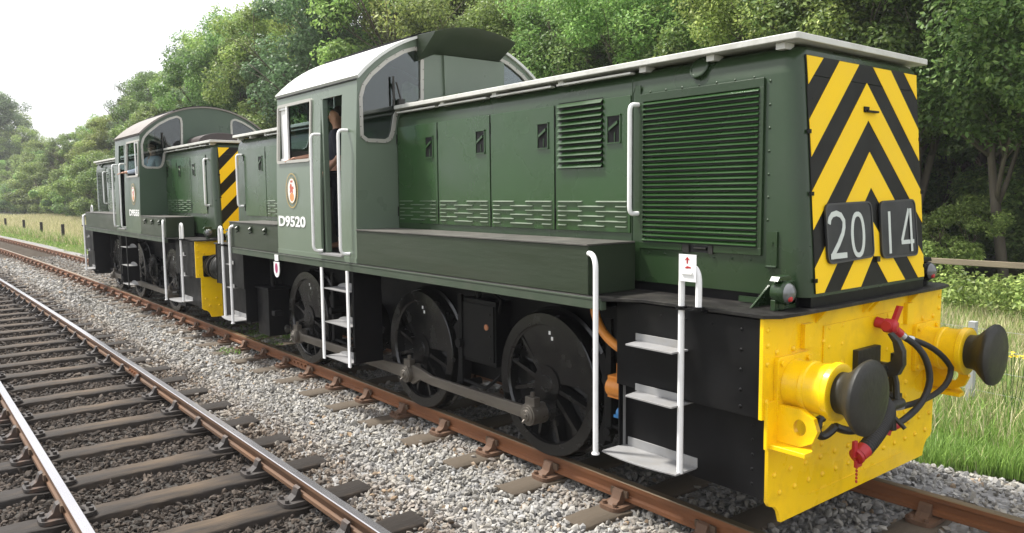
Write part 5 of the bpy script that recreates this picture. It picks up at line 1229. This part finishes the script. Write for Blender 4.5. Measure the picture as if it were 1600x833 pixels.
# ================================================================== PEOPLE in the cabs
def skin_mesh(name, nodes, edges, M, parent=None, sub=2):
    me = bpy.data.meshes.new(name); me.from_pydata([n[0] for n in nodes], edges, []); o = link(name, me, parent)
    sm = o.modifiers.new('skin', 'SKIN'); sk = me.skin_vertices[0].data
    for i, n in enumerate(nodes): sk[i].radius = (n[1], n[2] if len(n) > 2 else n[1]); sk[i].use_root = (i == 0)
    sb = o.modifiers.new('sub', 'SUBSURF'); sb.levels = sub; sb.render_levels = sub
    dg = bpy.context.evaluated_depsgraph_get(); dg.update(); m2 = bpy.data.meshes.new_from_object(o.evaluated_get(dg)); o.modifiers.clear(); o.data = m2; m2.materials.clear(); m2.materials.append(M)
    for f_ in m2.polygons: f_.use_smooth = True
    return o
def person(x, y, z0, H, face, hand, hand_other, top, label, headc, sleeve=True, glasses=False, collar=False):
    """standing figure; face = direction it looks (unit xy); hand = world position of the resting hand"""
    T = empty('person', (x, y, z0), 0); tag(T, label, 'person')
    f = Vector((face[0], face[1], 0)).normalized(); r = Vector((f.y, -f.x, 0)); u = Vector((0, 0, 1)); h = H / 1.75
    def P(a, b_, c): return r * a * h + f * b_ * h + u * c * h
    hl = Vector(hand) - Vector((x, y, z0)); side = 1 if hl.dot(r) > 0 else -1
    sh = P(.19 * side, 0, 1.42); el = sh.lerp(hl, .5) + Vector((0, 0, -.10)) - f * .02; wr = hl + (el - hl).normalized() * .09
    so_ = P(-.19 * side, 0, 1.42); eo = P(-.24 * side, -.03, 1.13); wo_ = P(-.22 * side, .14, .95) if hand_other is None else Vector(hand_other)
    N = [(P(0, 0, .95), .13, .10), (P(0, 0, 1.15), .13, .095), (P(0, 0, 1.36), .15, .095), (P(0, 0, 1.48), .055, .055), (P(0, .01, 1.56), .055, .06), (P(0, .02, 1.64), .075, .09), (P(0, .015, 1.73), .055, .065)]
    E = [(0, 1), (1, 2), (2, 3), (3, 4), (4, 5), (5, 6)]
    def ch(start, pts):
        k = start
        for p in pts: N.append(p); E.append((k, len(N) - 1)); k = len(N) - 1
        return k
    for (a, b_, c, sd) in ((sh, el, wr, side), (so_, eo, wo_, -side)):
        k = ch(2, [(a, .058), (a.lerp(b_, .5), .048), (b_, .040), (b_.lerp(c, .5), .036), (c, .026)])
        d = (c - b_).normalized(); pr = d.cross(u).normalized() if abs(d.z) < .95 else r
        pm = c + d * .05; k = ch(k, [(pm, .030, .018)])
        for q in range(4):
            off = pr * (q - 1.5) * .019; L_ = (.075, .085, .08, .062)[q]
            ch(k, [(pm + off + d * .03, .0085), (pm + off + d * (.03 + L_ * .5) - u * .006, .008), (pm + off + d * (.03 + L_ * .85) - u * .022, .0065)])
        ch(k, [(pm - pr * .035 * sd - d * .01, .010), (pm - pr * .052 * sd + d * .025, .008)])
    for sd in (-1, 1): ch(0, [(P(.09 * sd, 0, .90), .085), (P(.10 * sd, .01, .5), .058), (P(.10 * sd, -.01, .1), .038), (P(.10 * sd, .02, .045), .036), (P(.10 * sd, .15, .03), .028)])
    for sd in (-1, 1): ch(5, [(P(.082 * sd, .01, 1.645), .012, .022)])
    ch(5, [(P(0, .105, 1.64), .014), (P(0, .122, 1.625), .010)])
    body = skin_mesh('body', N, E, SKIN, T)
    # face
    for sd in (-1, 1):
        b = MB(); b.lathe(P(.032 * sd, .088, 1.665), f, [(0, .014), (.006, .011), (.009, 0)], 10); b.build('eye', WHITE, T)
        b = MB(); b.lathe(P(.032 * sd, .096, 1.665), f, [(0, .006), (.003, 0)], 8); b.build('pupil', BLACK, T)
    b = MB(); b.sweep([P(-.026, .094, 1.598), P(0, .104, 1.596), P(.026, .094, 1.598)], .005, 6); b.build('mouth', RED if False else mat('lips', (.36, .12, .09), .6), T)
    # clothing: jacket with sleeves, trousers
    g = .016
    N2 = [(P(0, 0, .90), .145, .115), (P(0, 0, 1.15), .15, .115), (P(0, 0, 1.36), .168, .112), (P(0, 0, 1.455), .085, .08)]; E2 = [(0, 1), (1, 2), (2, 3)]
    for (a, b_, c, sd) in ((sh, el, wr, side), (so_, eo, wo_, -side)):
        e = c if sleeve else b_
        k = 2
        for p in [(a, .074), (a.lerp(b_, .5), .064), (b_.lerp(e, .0), .056)] + ([(b_.lerp(e, .5), .050), (b_.lerp(e, .9), .040)] if sleeve else []):
            N2.append(p); E2.append((k, len(N2) - 1)); k = len(N2) - 1
    skin_mesh('jacket', N2, E2, top, T)
    N3 = [(P(0, 0, .93), .14, .11)]; E3 = []
    for sd in (-1, 1):
        k = 0
        for p in [(P(.09 * sd, 0, .88), .10), (P(.10 * sd, .01, .5), .075), (P(.10 * sd, -.01, .12), .058)]: N3.append(p); E3.append((k, len(N3) - 1)); k = len(N3) - 1
    skin_mesh('trousers', N3, E3, NAVY, T)
    hr = skin_mesh('hair', [(P(0, -.035, 1.62), .070, .055), (P(0, -.02, 1.71), .083, .078), (P(0, .03, 1.765), .060, .055)], [(0, 1), (1, 2)], headc, T)
    if collar: skin_mesh('collar', [(P(-.13, -.01, 1.45), .05, .05), (P(0, .02, 1.455), .095, .10), (P(.13, -.01, 1.45), .05, .05), (P(0, .07, 1.36), .10, .06)], [(0, 1), (1, 2), (1, 3)], HIVIS, T)
    if glasses:
        b = MB(); b.sweep([P(-.085, .02, 1.668), P(-.06, .1, 1.668), P(.06, .1, 1.668), P(.085, .02, 1.668)], .006, 6)
        for sd in (-1, 1): b.box(*[v_ for p in zip(P(.032 * sd, .098, 1.655) - Vector((.018, .018, .012)), P(.032 * sd, .098, 1.655) + Vector((.018, .018, .018))) for v_ in p])
        b.build('sunglasses', BLACK, T)
    return T
person(-6.02, -.80, 1.565, 1.66, (-.55, -.85), (-6.40, -1.25, 2.625), None, NAVY, 'driver in dark clothes with orange collar, bare arm on the nearer cab window sill', HAIR, sleeve=False, collar=True)
w2 = lambda x, y, z: Matrix.Rotation(math.pi + T2, 4, 'Z') @ Vector((x, y, z)) + Vector((c2.x, c2.y, 0))
pp = w2(-6.05 + HX, .86, 1.565); hh_ = w2(-5.72 + HX, 1.40, 2.66)
person(pp.x, pp.y, 1.565, 1.70, (.2, -1), (hh_.x, hh_.y, 2.67), None, SHIRT, 'driver in a pale shirt and dark glasses leaning out of the second cab window', HAIR, glasses=True)
# white hand lamp standing on the far end deck of the second locomotive
p = w2(9.0 - HX + .12, 1.05, 0) if False else w2(4.52, .98, 0)
T = empty('hand_lamp', (p.x, p.y, 1.495)); tag(T, 'white lamp with a wire carrying loop on the far end of the second locomotive', 'lamp')
b = MB(); b.prism(rounded([(-.09, -.09), (.09, -.09), (.09, .09), (-.09, .09)], .02), 'z', 0, .20); b.lathe((0, 0, .20), (0, 0, 1), [(0, .07), (.03, .065), (.05, .075), (.10, .07), (.12, .04)], 16); b.build('lamp_body', WHITE, T)
b = MB(); b.sweep([(-.10, 0, .12), (-.11, 0, .38)] + arcpts((-.11, 0, .38), (-.10, 0, .50), (0, 0, .50), 5)[1:] + arcpts((0, 0, .50), (.10, 0, .50), (.11, 0, .38), 5)[1:] + [Vector((.10, 0, .12))], .012, 8); b.build('handle', WHITE, T)

# ------------------------------------------------------------------ haze: thin summer air round everything
me = bpy.data.meshes.new('haze'); b = MB(); b.box(-1600, 700, -700, 1300, -1.5, 40); me = b.mesh('haze'); hz = link('haze', me); tag(hz, kind='stuff')
hm_ = bpy.data.materials.new('haze'); hm_.use_nodes = True; n = hm_.node_tree; n.nodes.clear()
ho = n.nodes.new('ShaderNodeOutputMaterial'); hv = n.nodes.new('ShaderNodeVolumePrincipled'); hv.inputs['Color'].default_value = (.93, .95, 1, 1); hv.inputs['Density'].default_value = .0006
n.links.new(hv.outputs[0], ho.inputs['Volume']); me.materials.append(hm_)
